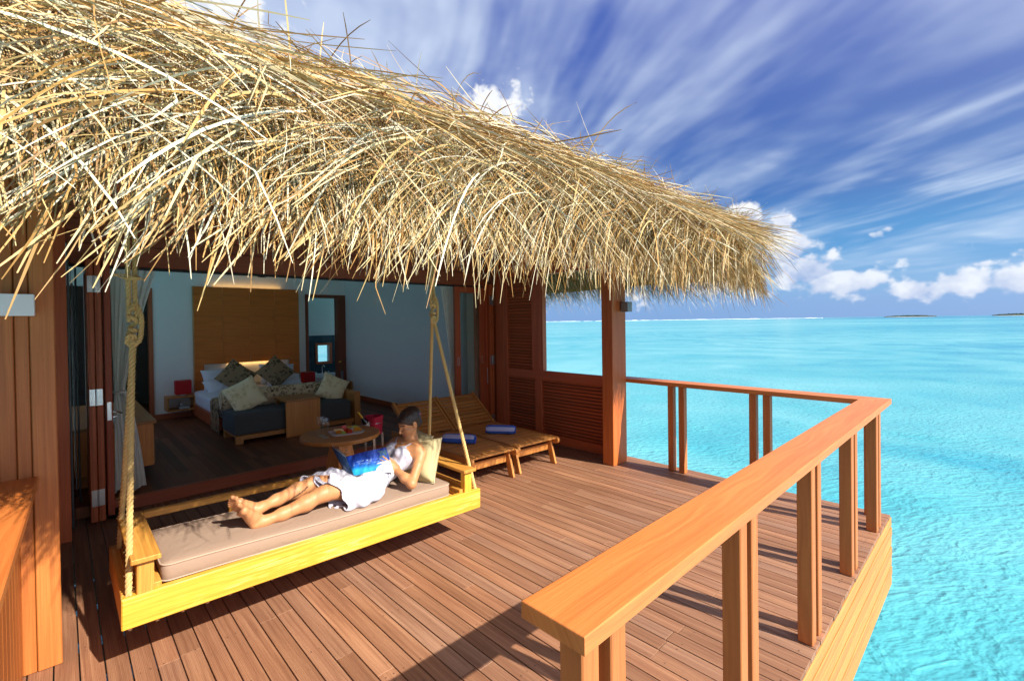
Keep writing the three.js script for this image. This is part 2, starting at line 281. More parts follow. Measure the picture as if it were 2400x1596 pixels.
// ---------------------------------------------------------------- deck
const DECK_L = -0.52, DECK_R = 5.42, DECK_F = -0.69, DECK_B = -6.02;
{
  const deck = structure('deck'); deck.userData.label = 'wide deck of weathered brown boards over the lagoon';
  const r = rng(301), P = 0.0993, boards = {}; let count = 0;
  for (let i = -5; i < 55; i++) {
    const x = -0.057 + i * P; if (x + P > DECK_R + 0.02) break;
    let z = DECK_B; const cuts = []; let q = DECK_B + [1.1, 2.3, 1.7, 2.9, 0.8][((i * 7) % 5 + 5) % 5] + 0.05 * r();
    while (q < DECK_F - 0.5) { cuts.push(q); q += 1.8 + [0, 0.6, 1.2][(r() * 3) | 0]; } cuts.push(DECK_F - 0.004 * r());
    for (const c of cuts) {
      const len = c - z - 0.003, key = len.toFixed(2); const g = boards[key] || (boards[key] = cbox(P - 0.0065, 0.026, len, 0.0012, count * 3.7));
      const m = part('board', g, M.deck[(r() * M.deck.length) | 0], deck, [x + P / 2, -0.013 - r() * 0.0015, z + len / 2 + 0.0015]); if (r() < 0.5) m.rotation.y = Math.PI; count++; z = c;
    }
  }
  const js = []; for (let k = 0; k < 12; k++) js.push(box(DECK_L, DECK_R - 0.02, -0.18, -0.028, -0.78 - k * 0.47, -0.73 - k * 0.47, 0));
  part('joists', merge(js), flat([0.07, 0.04, 0.025], 0.9), deck);
  const sc = []; for (let k = 0; k < 11; k++) for (let i = -4; i < 54; i++) for (const o of [0.28, 0.72]) { if (r() < 0.55) continue; const g = new THREE.CircleGeometry(0.0028 + 0.0012 * r(), 6).rotateX(-Math.PI / 2); g.translate(-0.057 + (i + o) * P, 0.0012, -0.755 - k * 0.47 + (r() - 0.5) * 0.012); if (g.attributes.position.getX(0) < DECK_R) sc.push(g); }
  part('screws', merge(sc), flat([0.035, 0.025, 0.02], 0.5), deck).userData.kind = 'stuff';
  // front fascia: planks one above the other
  for (let k = 0; k < 7; k++) part('fascia_plank', box(-0.5, DECK_R + 0.02, -0.109 - k * 0.089, -0.031 - k * 0.089, -0.708 + 0.004 * (k % 2), -0.688 + 0.004 * (k % 2), 0.004, k * 5), k % 2 ? M.fascia1 : M.fascia0, deck);
  for (let k = 0; k < 7; k++) part('fascia_plank', box(DECK_R, DECK_R + 0.02, -0.109 - k * 0.089, -0.031 - k * 0.089, -5.9, -0.71, 0.004, k * 5 + 2), M.fascia1, deck);
  for (const x of [-0.2, 1.7, 3.5, 5.15]) for (const z of [-1.1, -3.4, -5.7]) part('pile', cyl(0.11, 0.11, 2.6, 16), flat([0.22, 0.20, 0.17], 0.9), deck, [x, -1.48, z]);
}
// ---------------------------------------------------------------- railings
{
  const t = thing('deck_railing', 'orange varnished railing with paired square posts along the near edge of the deck', 'railing');
  const cap = new THREE.Shape(); cap.moveTo(0.88, 0.683); cap.lineTo(5.42, 0.683); cap.lineTo(5.205, 0.885); cap.lineTo(0.88, 0.885); cap.closePath();
  const capGeo = (sh, seed) => { const g = plain(new THREE.ExtrudeGeometry(sh, { depth: 0.040, bevelEnabled: true, bevelThickness: 0.004, bevelSize: 0.004, bevelSegments: 3 })); g.rotateX(-Math.PI / 2); return g; };
  const g1 = capGeo(cap); { const p = g1.attributes.position, u = g1.attributes.uv; for (let i = 0; i < p.count; i++) u.setXY(i, p.getZ(i) + p.getY(i) * 0.7, p.getX(i)); }
  part('top_rail', g1, M.rail, t, [0, 1.011, 0]);
  const post = [0, 1, 2].map((k) => box(-0.035, 0.035, 0.001, 1.006, -0.785, -0.71, 0.004, 20 + k * 3));
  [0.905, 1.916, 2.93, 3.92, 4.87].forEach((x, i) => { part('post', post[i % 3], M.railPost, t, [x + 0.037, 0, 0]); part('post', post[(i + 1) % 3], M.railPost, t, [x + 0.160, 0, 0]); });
  const t2 = thing('deck_railing', 'orange varnished railing with paired square posts closing the far right side of the deck', 'railing');
  const cap2 = new THREE.Shape(); cap2.moveTo(5.21, 3.49); cap2.lineTo(5.21, 0.889); cap2.lineTo(5.424, 0.687); cap2.lineTo(5.424, 3.49); cap2.closePath();
  const g2 = capGeo(cap2); { const p = g2.attributes.position, u = g2.attributes.uv; for (let i = 0; i < p.count; i++) u.setXY(i, p.getX(i) + p.getY(i) * 0.7, p.getZ(i)); }
  part('top_rail', g2, M.rail, t2, [0, 1.011, 0]);
  const post2 = box(5.215, 5.29, 0.001, 1.006, -0.035, 0.035, 0.004, 31);
  for (const z of [-2.72, -1.80]) { part('post', post2, M.railPost, t2, [0, 0, z]); part('post', post2, M.railPost, t2, [0, 0, z + 0.135]); }
  part('post', box(5.25, 5.32, 0.001, 1.006, -0.86, -0.79, 0.004, 33), M.railPost, t2);
}
// ---------------------------------------------------------------- left wall of upright planks, low wall, return wall
{
  const t = thing('plank_wall', 'tall orange brown wall of upright planks at the left edge of the deck', 'wall');
  let x = -0.022; const w = [0.097, 0.056, 0.062, 0.10, 0.06, 0.10, 0.06, 0.1, 0.06, 0.1, 0.06, 0.1, 0.06, 0.1, 0.06, 0.1, 0.06, 0.1, 0.06, 0.1];
  w.forEach((q, i) => { const thick = i % 2 ? 0.018 : 0.024; part('plank', box(x - q + 0.003, x, 0.001, 2.75, -3.52, -3.52 + thick, 0.004, i * 7 + 3), M.clad[[3, 2, 1, 2][i % 4]], t); x -= q; });
  part('backing', box(x, -0.03, 0.001, 2.75, -3.60, -3.525, 0), M.clad[1], t);
  const t2 = thing('board_wall', 'dark red brown return wall of horizontal boards between the orange planks and the folding doors', 'wall');
  for (let k = 0; k < 26; k++) part('board', box(-0.06, -0.034 - 0.003 * (k % 2), 0.003 + k * 0.106, 0.106 + k * 0.106, -5.43, -3.602, 0.003, k * 3), M.red[k % 5], t2);
  part('corner_trim', box(-0.06, 0.04, 0.001, 2.75, -5.50, -5.435, 0.004, 4), wood(T.red, 0.5, 0.0006, [1.9, 1.75, 1.5]), t2);
  const t3 = thing('low_wall', 'waist high plank wall with a broad cap at the lower left corner', 'wall', [-0.098, 0, 0.004]); t3.rotation.y = -0.028;
  part('cap', box(-0.52, -0.095, 0.985, 1.03, -3.485, -0.9, 0.006, 12, 2), M.rail, t3);
  for (let k = 0; k < 22; k++) part('plank', box(-0.19, -0.17, 0.001, 0.983, -3.48 + k * 0.115, -3.48 + k * 0.115 + 0.112, 0.003, k * 5 + 1), M.clad[k % 4], t3);
  part('backing', box(-0.42, -0.192, 0.001, 0.983, -3.49, -0.95, 0), M.clad[1], t3);
}
// ================================================================ HOUSE
const FL = 0.11, FRONT = -5.98, BACK = -10.6, ROOM_L = 0.10, ROOM_R = 4.80, CEIL = 3.25;
// ---------------------------------------------------------------- room shell
{
  const floor = structure('floor'); floor.userData.label = 'dark polished wooden floor of the bedroom';
  const r = rng(71), geos = {}; let n = 0;
  for (let i = 0; i < 52; i++) {
    const x0 = -0.1 + i * 0.096; let z = -13.2; const end = x0 < 0.32 ? -6.5 : -6.05;
    while (z < end - 0.05) { let e = Math.min(end, z + 1.5 + 0.7 * ((r() * 3) | 0)); if (end - e < 0.4) e = end; const k = (e - z).toFixed(2), g = geos[k] || (geos[k] = cbox(0.0945, 0.02, e - z - 0.002, 0.0015, n * 2.3)); part('floorboard', g, M.floor[(r() * 8) | 0], floor, [x0 + 0.048, FL - 0.01, (z + e) / 2]); n++; z = e; }
  }
  part('subfloor', box(-0.14, 5.1, -0.1, FL - 0.0215, -13.2, -6.08, 0), M.redOne, floor);
  part('threshold', box(0.33, 5.16, -0.02, FL + 0.006, -6.045, FRONT, 0.006, 3), wood(T.red, 0.45, 0.0005, [1.15, 1.1, 1.1]), floor);
  // back wall with the doorway to the bathroom (x 3.9 to 4.78) and the open passage on the left (x < 1.2)
  const bw = structure('back_wall'); bw.userData.label = 'pale grey blue plaster wall behind the bed';
  part('plaster', merge([box(1.2, 3.90, FL, CEIL, BACK - 0.14, BACK, 0), box(3.90, 4.80, 2.47, CEIL, BACK - 0.14, BACK, 0), box(-0.1, 1.2, 2.5, CEIL, BACK - 0.14, BACK, 0)]), M.wall, bw);
  part('skirting', box(1.2, 3.90, FL, FL + 0.10, BACK, BACK + 0.015, 0.003), M.redOne, bw);
  part('passage_jamb', box(1.14, 1.199, FL, 2.5, BACK - 0.16, BACK + 0.02, 0.004), M.redOne, bw);
  const rw = structure('right_wall'); rw.userData.label = 'plain grey plaster wall on the right of the bedroom';
  part('plaster', box(ROOM_R, ROOM_R + 0.14, FL, CEIL, BACK - 0.14, FRONT - 0.07, 0), flat([0.80, 0.83, 0.82], 0.85), rw);
  part('skirting', box(ROOM_R - 0.015, ROOM_R, FL, FL + 0.10, BACK + 0.016, FRONT - 0.07, 0.003), M.redOne, rw);
  const lw = structure('left_wall'); lw.userData.label = 'left wall of the bedroom behind the curtain';
  part('plaster', merge([box(-0.16, -0.04, 0, CEIL, -13.2, -10.3, 0), box(-0.16, -0.04, 0, CEIL, -6.24, -6.04, 0), box(-0.16, -0.04, 0, 0.75, -10.3, -6.24, 0), box(-0.16, -0.04, 3.1, CEIL, -10.3, -6.24, 0)]), M.wall, lw);
  const win = thing('added_side_window', 'added unseen window in the left bedroom wall to brighten the room', 'window');  // unseen window, added to let daylight into the room
  part('frame', merge([-6.27, -7.6, -8.95, -10.27].map((z) => box(-0.13, -0.06, 0.75, 3.1, z - 0.03, z + 0.03, 0.003))), M.redOne, win);
  const ce = structure('ceiling'); ce.userData.label = 'plain ceiling of the bedroom';
  part('panel', box(-0.16, 6.9, CEIL, CEIL + 0.1, -13.4, FRONT - 0.07, 0), M.ceiling, ce);
  // passage behind the bedroom, in the dark
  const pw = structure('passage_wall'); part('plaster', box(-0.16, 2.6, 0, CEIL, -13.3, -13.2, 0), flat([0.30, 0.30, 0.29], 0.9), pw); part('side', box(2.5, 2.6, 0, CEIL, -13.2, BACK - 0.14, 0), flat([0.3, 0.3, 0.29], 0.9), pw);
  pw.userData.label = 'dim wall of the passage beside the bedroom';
  // bathroom: half tiled, window over the tub
  const tile = tex(256, (u, v) => { const g = Math.min(u * 2 % 1, 1 - u * 2 % 1) < 0.02 || Math.min(v * 4 % 1, 1 - v * 4 % 1) < 0.02; const n = n2(Math.floor(u * 2) * 7 + 3, Math.floor(v * 4) * 5 + 1); return g ? [30, 40, 44] : [22 + 18 * n, 52 + 20 * n, 62 + 22 * n]; }, true, [1 / 0.6, 1 / 0.6]);
  const tileM = new THREE.MeshPhysicalMaterial({ map: tile, roughness: 0.25 });
  const ba = structure('bathroom_wall'); ba.userData.label = 'bathroom walls with dark blue green tiles below and grey plaster above';
  const WX0 = 5.06, WX1 = 5.42, WY0 = 0.76, WY1 = 1.24, BZ = -13.0;
  const tl = (x0, x1, y0, y1) => { const g = box(x0, x1, y0, y1, BZ - 0.2, BZ, 0); const p = g.attributes.position, u = g.attributes.uv; for (let i = 0; i < p.count; i++) u.setXY(i, p.getX(i) + p.getZ(i), p.getY(i)); return g; };
  part('tiles', merge([tl(3.2, WX0, FL, 1.5), tl(WX1, 6.9, FL, 1.5), tl(WX0, WX1, FL, WY0), tl(WX0, WX1, WY1, 1.5)]), tileM, ba);
  part('plaster', merge([box(3.2, 6.9, 1.5, CEIL, BZ - 0.2, BZ - 0.006, 0), box(3.1, 3.2, FL, CEIL, BZ - 0.2, BACK - 0.14, 0)]), flat([0.66, 0.70, 0.68], 0.9), ba);
  part('side_tiles', box(6.8, 6.9, FL, 0.9, BZ, BACK - 0.14, 0), tileM, ba); part('side_plaster', merge([box(6.81, 6.9, 2.9, CEIL, BZ, BACK - 0.14, 0), box(6.81, 6.9, 0.9, 2.9, -11.0, BACK - 0.14, 0)]), flat([0.66, 0.70, 0.68], 0.9), ba);  // gap in the side wall: unseen opening added to light the bathroom
  part('front_plaster', box(4.94, 6.9, FL, CEIL, BACK - 0.14, BACK - 0.02, 0), flat([0.66, 0.70, 0.68], 0.9), ba);
  part('bath_floor', box(3.1, 6.9, FL - 0.1, FL - 0.005, BZ, BACK - 0.14, 0), tileM, ba);
  const wi = thing('bathroom_window', 'small bathroom window showing bright sea above the bathtub', 'window');
  part('frame', merge([box(WX0 - 0.05, WX0 + 0.02, WY0 - 0.05, WY1 + 0.05, BZ - 0.08, BZ + 0.03, 0.003), box(WX1 - 0.02, WX1 + 0.05, WY0 - 0.05, WY1 + 0.05, BZ - 0.08, BZ + 0.03, 0.003), box(WX0 + 0.021, WX1 - 0.021, WY0 - 0.05, WY0 + 0.015, BZ - 0.08, BZ + 0.03, 0.003), box(WX0 + 0.021, WX1 - 0.021, WY1 - 0.015, WY1 + 0.05, BZ - 0.08, BZ + 0.03, 0.003)]), M.redOne, wi);
  part('pane', box(WX0 + 0.02, WX1 - 0.02, WY0 + 0.01, WY1 - 0.01, BZ - 0.05, BZ - 0.045, 0), new THREE.MeshPhysicalMaterial({ transmission: 1, roughness: 0.02, thickness: 0, color: lin(0.95, 0.97, 0.97) }), wi);
  const tub = thing('bathtub', 'white bathtub rim seen through the bathroom doorway', 'bathtub', [4.75, FL, -11.75]);
  const sh = new THREE.Shape(); sh.moveTo(-0.95, -0.42); sh.lineTo(0.95, -0.42); sh.lineTo(0.95, 0.42); sh.lineTo(-0.95, 0.42); const hole = new THREE.Path(); hole.absellipse(0, 0, 0.8, 0.32, 0, Math.PI * 2); sh.holes.push(hole);
  part('surround', new THREE.ExtrudeGeometry(sh, { depth: 0.42, bevelEnabled: true, bevelSize: 0.012, bevelThickness: 0.012, bevelSegments: 3, curveSegments: 32 }).rotateX(-Math.PI / 2), flat([0.8, 0.8, 0.8], 0.25), tub);
  part('tap', tube([[0.1, 0.43, -0.38], [0.1, 0.60, -0.38], [0.1, 0.64, -0.32], [0.1, 0.60, -0.22]], 0.014, 20, 8), M.chrome, tub);
  for (const x of [-0.06, 0.26]) part('tap_knob', cyl(0.03, 0.03, 0.05, 14), M.chrome, tub, [x, 0.455, -0.38]);
  const df = thing('bathroom_doorway', 'tall dark wooden door frame in the back wall beside the headboard', 'door frame');
  part('jamb', box(3.885, 3.95, FL, 2.47, BACK - 0.15, BACK + 0.02, 0.004), wood(T.red, 0.5, 0.0005, [0.7, 0.7, 0.7]), df); part('jamb', box(4.60, 4.797, FL, 2.47, BACK - 0.15, BACK + 0.02, 0.004), wood(T.red, 0.5, 0.0005, [0.7, 0.7, 0.7]), df); part('head', box(3.951, 4.599, 2.40, 2.47, BACK - 0.15, BACK + 0.02, 0.004), wood(T.red, 0.5, 0.0005, [0.7, 0.7, 0.7]), df);
}
// ---------------------------------------------------------------- front of the house: header of boards, beam, swing beam, soffit
{
  const t = thing('house_front', 'dark red brown boarded wall and beam above the open doors', 'house wall');
  part('beam', box(0.05, 5.16, 2.40, 2.60, -6.06, FRONT, 0.005, 2), wood(T.red, 0.5, 0.0006, [1.01, 0.98, 0.9]), t);
  part('track', box(0.06, 5.14, 2.375, 2.399, -6.05, FRONT - 0.015, 0.002), M.dark, t);
  for (let k = 0; k < 13; k++) part('board', box(-0.05, 5.3, 2.602 + k * 0.115, 2.714 + k * 0.115, -6.05, -6.0 + 0.003 * (k % 2), 0.004, k * 3), M.red[k % 5], t);
  part('wall_core', box(-0.05, 5.3, 2.60, 4.05, -6.09, -6.052, 0), M.redOne, t);
}
// ---------------------------------------------------------------- folding doors on the left
function hinge(parent, x, y, z) {
  part('hinge', merge([box(x - 0.046, x - 0.006, y - 0.075, y + 0.075, z, z + 0.004, 0.001), box(x + 0.006, x + 0.046, y - 0.075, y + 0.075, z, z + 0.004, 0.001), cyl(0.006, 0.006, 0.155, 10).translate(x, y, z + 0.004), ...[-1, 1].flatMap((s) => [-1, 0, 1].map((k) => new THREE.SphereGeometry(0.005, 8, 6).scale(1, 1, 0.5).translate(x + s * (0.022 + 0.008 * (k & 1)), y + k * 0.045, z + 0.005)))]), M.steel, parent);
}
const glassM = new THREE.MeshPhysicalMaterial({ color: lin(0.75, 0.80, 0.78), transmission: 1, roughness: 0.03, thickness: 0 });
{
  const t = thing('folding_door', 'stack of narrow red brown folding door leaves with steel hinges left of the curtain', 'door');
  [[0.172, 0.222], [0.228, 0.275], [0.292, 0.342]].forEach(([x0, x1], i) => {
    const z0 = -6.42, z1 = i === 2 ? -5.80 : -5.76, y0 = 0.015, y1 = 2.43, wd = i === 2 ? wood(T.red, 0.5, 0.0006, [1.27, 0.9, 0.83]) : wood(T.red, 0.48, 0.0006, [1.56, 1.43, 1.16]);
    part('stile', box(x0, x1, y0, y1, z1 - 0.085, z1, 0.004, i * 4 + 1, 1), wd, t);
    part('edge_strip', box(x0 + 0.014, x0 + 0.022, y0 + 0.01, y1 - 0.01, z1 + 0.0005, z1 + 0.004, 0.001), M.redOne, t);
    part('stile', box(x0, x1, y0, y1, z0, z0 + 0.085, 0.004, i * 4 + 2, 1), wd, t);
    part('rail', box(x0, x1, y0, y0 + 0.12, z0 + 0.086, z1 - 0.086, 0.003, i), wd, t); part('rail', box(x0, x1, y1 - 0.1, y1, z0 + 0.086, z1 - 0.086, 0.003, i), wd, t);
    part('pane', box((x0 + x1) / 2 - 0.003, (x0 + x1) / 2 + 0.003, y0 + 0.12, y1 - 0.1, z0 + 0.085, z1 - 0.085, 0), glassM, t);
  });
  for (const y of [2.20, 1.16, 0.235]) hinge(t, 0.225, y, -5.757);
  part('lock_plate', box(0.301, 0.333, 0.93, 1.10, -5.7965, -5.793, 0.001), M.steel, t);
  part('handle', merge([tube([[0.343, 1.0, -5.83], [0.37, 1.0, -5.83], [0.385, 1.0, -5.80], [0.40, 0.995, -5.74]], 0.008, 16, 8), cyl(0.012, 0.012, 0.03, 10).rotateZ(Math.PI / 2).translate(0.355, 0.955, -5.83)]), M.chrome, t);
  const t2 = thing('glass_panel', 'dark glass panel in a narrow black frame beside the folding doors', 'glass panel');
  part('frame', merge([box(0.045, 0.06, 0.02, 2.43, -5.72, -5.69, 0.002), box(0.075, 0.085, 0.35, 2.2, -5.75, -5.735, 0.002), box(0.105, 0.120, 0.02, 2.43, -6.30, -6.27, 0.002)]), flat([0.05, 0.055, 0.06], 0.4), t2);
  part('pane', box(0.07, 0.074, 0.02, 2.43, -6.6, -5.74, 0), glassM, t2);
  structure('pocket_wall', box(-0.05, -0.01, 0, 2.75, -6.22, -5.505, 0), M.redOne).userData.label = 'red brown inner side of the door pocket';
}
// ---------------------------------------------------------------- sliding glass leaf and folded leaves on the right
{
  const t = thing('sliding_door', 'tall red brown framed glass door leaf behind the sun loungers', 'door');
  const w = wood(T.red, 0.5, 0.0006, [1.42, 1.12, 0.94]), z0 = -6.02, z1 = -5.965;
  part('stile', box(4.50, 4.60, 0.0, 2.375, z0, z1, 0.004, 2), w, t); part('stile', box(5.00, 5.10, 0.0, 2.375, z0, z1, 0.004, 5), w, t);
  part('rail', box(4.601, 4.999, 0.0, 0.16, z0, z1, 0.004, 3), w, t); part('rail', box(4.601, 4.999, 2.28, 2.375, z0, z1, 0.004, 4), w, t);
  part('pane', box(4.60, 5.0, 0.16, 2.28, -5.994, -5.989, 0), glassM, t);
  for (const x of [4.55, 5.04]) { const g = new THREE.Shape(); g.absarc(0, 0.05, 0.018, 0, Math.PI); g.absarc(0, -0.05, 0.018, Math.PI, Math.PI * 2); const h = new THREE.Path(); h.absarc(0, 0.05, 0.010, 0, Math.PI, false); h.absarc(0, -0.05, 0.010, Math.PI, Math.PI * 2, false); g.holes.push(h); part('pull', new THREE.ExtrudeGeometry(g, { depth: 0.004, bevelEnabled: false }), M.steel, t, [x, 1.18, z1]); }
  const t2 = thing('folding_door', 'red brown folding door leaves stacked edge on beside the louvred wall', 'door');
  [[5.115, 5.135], [5.150, 5.185], [5.190, 5.225]].forEach(([x0, x1], i) => {
    const z = [-5.93, -5.88, -5.87][i];
    part('leaf', box(x0, x1, 0.0, 2.43, -6.4, z, 0.003, i * 6), i ? wood(T.red, 0.48, 0.0006, [1.7, 1.56, 1.29]) : wood(T.red, 0.45, 0.0006, [1.97, 1.36, 0.95]), t2);
  });
  for (const y of [2.16, 1.17, 0.19]) hinge(t2, 5.1875, y, -5.868);
  part('lock_plate', box(5.118, 5.132, 0.78, 1.04, -5.929, -5.926, 0.001), M.steel, t2);
  structure('door_jamb', box(5.235, 5.36, 0, 2.75, -6.4, -5.80, 0.004), wood(T.red, 0.5, 0.0006, [1.12, 1.05, 0.9])).userData.label = 'red brown door post at the right end of the doors';
}
// ---------------------------------------------------------------- louvred side wall with an open window, corner post
{
  const X = 5.20, t = thing('louvred_wall', 'red brown louvred side wall with an open window onto the sea', 'wall');
  const w = wood(T.red, 0.5, 0.0006, [1.7, 1.5, 1.3]), fr = (y0, y1, z0, z1, k = 0, m = w, xo = 0) => part('frame', box(X - xo, X + 0.06, y0, y1, z0, z1, 0.004, k), m, t);
  fr(0.001, 2.75, -5.79, -5.60, 3); fr(0.001, 2.75, -5.60, -5.52, 4); fr(1.061, 2.499, -4.975, -4.83, 5); part('window_lining', box(X - 0.012, X + 0.08, 1.061, 2.499, -4.829, -4.772, 0.003, 8), wood(T.red, 0.45, 0.0006, [1.77, 1.63, 1.36]), t); part('window_lining', box(X - 0.005, X + 0.08, 1.061, 2.499, -4.771, -4.740, 0.003, 9), wood(T.red, 0.45, 0.0006, [1.5, 1.36, 1.09]), t);
  fr(0.93, 1.06, -5.519, -3.50, 6); fr(0.001, 0.13, -5.519, -3.50, 7); fr(0.131, 0.929, -4.92, -4.78, 1); fr(2.5, 2.75, -5.519, -3.50, 2);
  const slat = (z0, z1) => { const g = cbox(0.045, 0.010, z1 - z0, 0.002, z0 * 10).rotateZ(-0.95); return g; };
  const put = (g, y0, y1, zc) => { let k = 0; for (let y = y0; y < y1; y += 0.0475) part('slat', g, M.louvre[(k++ * 3) % 5], t, [X + 0.028, y, zc]); };
  put(slat(-5.519, -4.976), 1.085, 2.49, (-5.519 - 4.976) / 2); put(slat(-5.519, -4.921), 0.155, 0.925, (-5.519 - 4.921) / 2); put(slat(-4.779, -3.50), 0.155, 0.925, (-4.779 - 3.5) / 2);
  part('backing', merge([box(X + 0.062, X + 0.075, 0.05, 2.75, -5.6, -4.84, 0), box(X + 0.062, X + 0.075, 0.05, 1.05, -4.84, -3.5, 0)]), wood(T.red, 0.6, 0.0005, [0.8, 0.8, 0.8]), t);
  const p = thing('corner_post', 'tall orange brown post at the outer corner of the deck', 'post');
  const pm = wood(T.clad, 0.45, 0.0006, [1.15, 0.95, 0.85]);
  part('post', box(4.885, 5.055, 0.001, 2.75, -3.46, -3.30, 0.005, 5), pm, p); part('post', box(5.060, 5.20, 0.001, 2.75, -3.44, -3.31, 0.005, 15), pm, p);
  part('post_fillet', box(5.045, 5.07, 0.001, 2.75, -3.43, -3.34, 0, 9), M.redOne, p);
}
// ---------------------------------------------------------------- wall lamps (unlit)
{
  const t = thing('wall_lamp', 'small white box wall lamp on the orange planks at the left edge', 'wall lamp');
  part('box', box(-0.215, -0.093, 1.865, 1.975, -3.475, -3.40, 0.003), flat([0.80, 0.82, 0.86], 0.35), t); part('back_plate', box(-0.205, -0.103, 1.875, 1.965, -3.496, -3.476, 0), M.steel, t);
  const t2 = thing('wall_lamp', 'small grey box wall lamp on the corner post under the thatch', 'wall lamp');
  part('box', box(5.06, 5.16, 1.905, 2.03, -3.285, -3.19, 0.003), flat([0.26, 0.27, 0.28], 0.4, { metalness: 0.4 }), t2); part('back_plate', box(5.07, 5.15, 1.915, 2.02, -3.309, -3.286, 0), M.steel, t2);
  part('diffuser', box(5.161, 5.175, 1.91, 2.025, -3.28, -3.195, 0.002), flat([0.7, 0.75, 0.8], 0.3), t2);
}
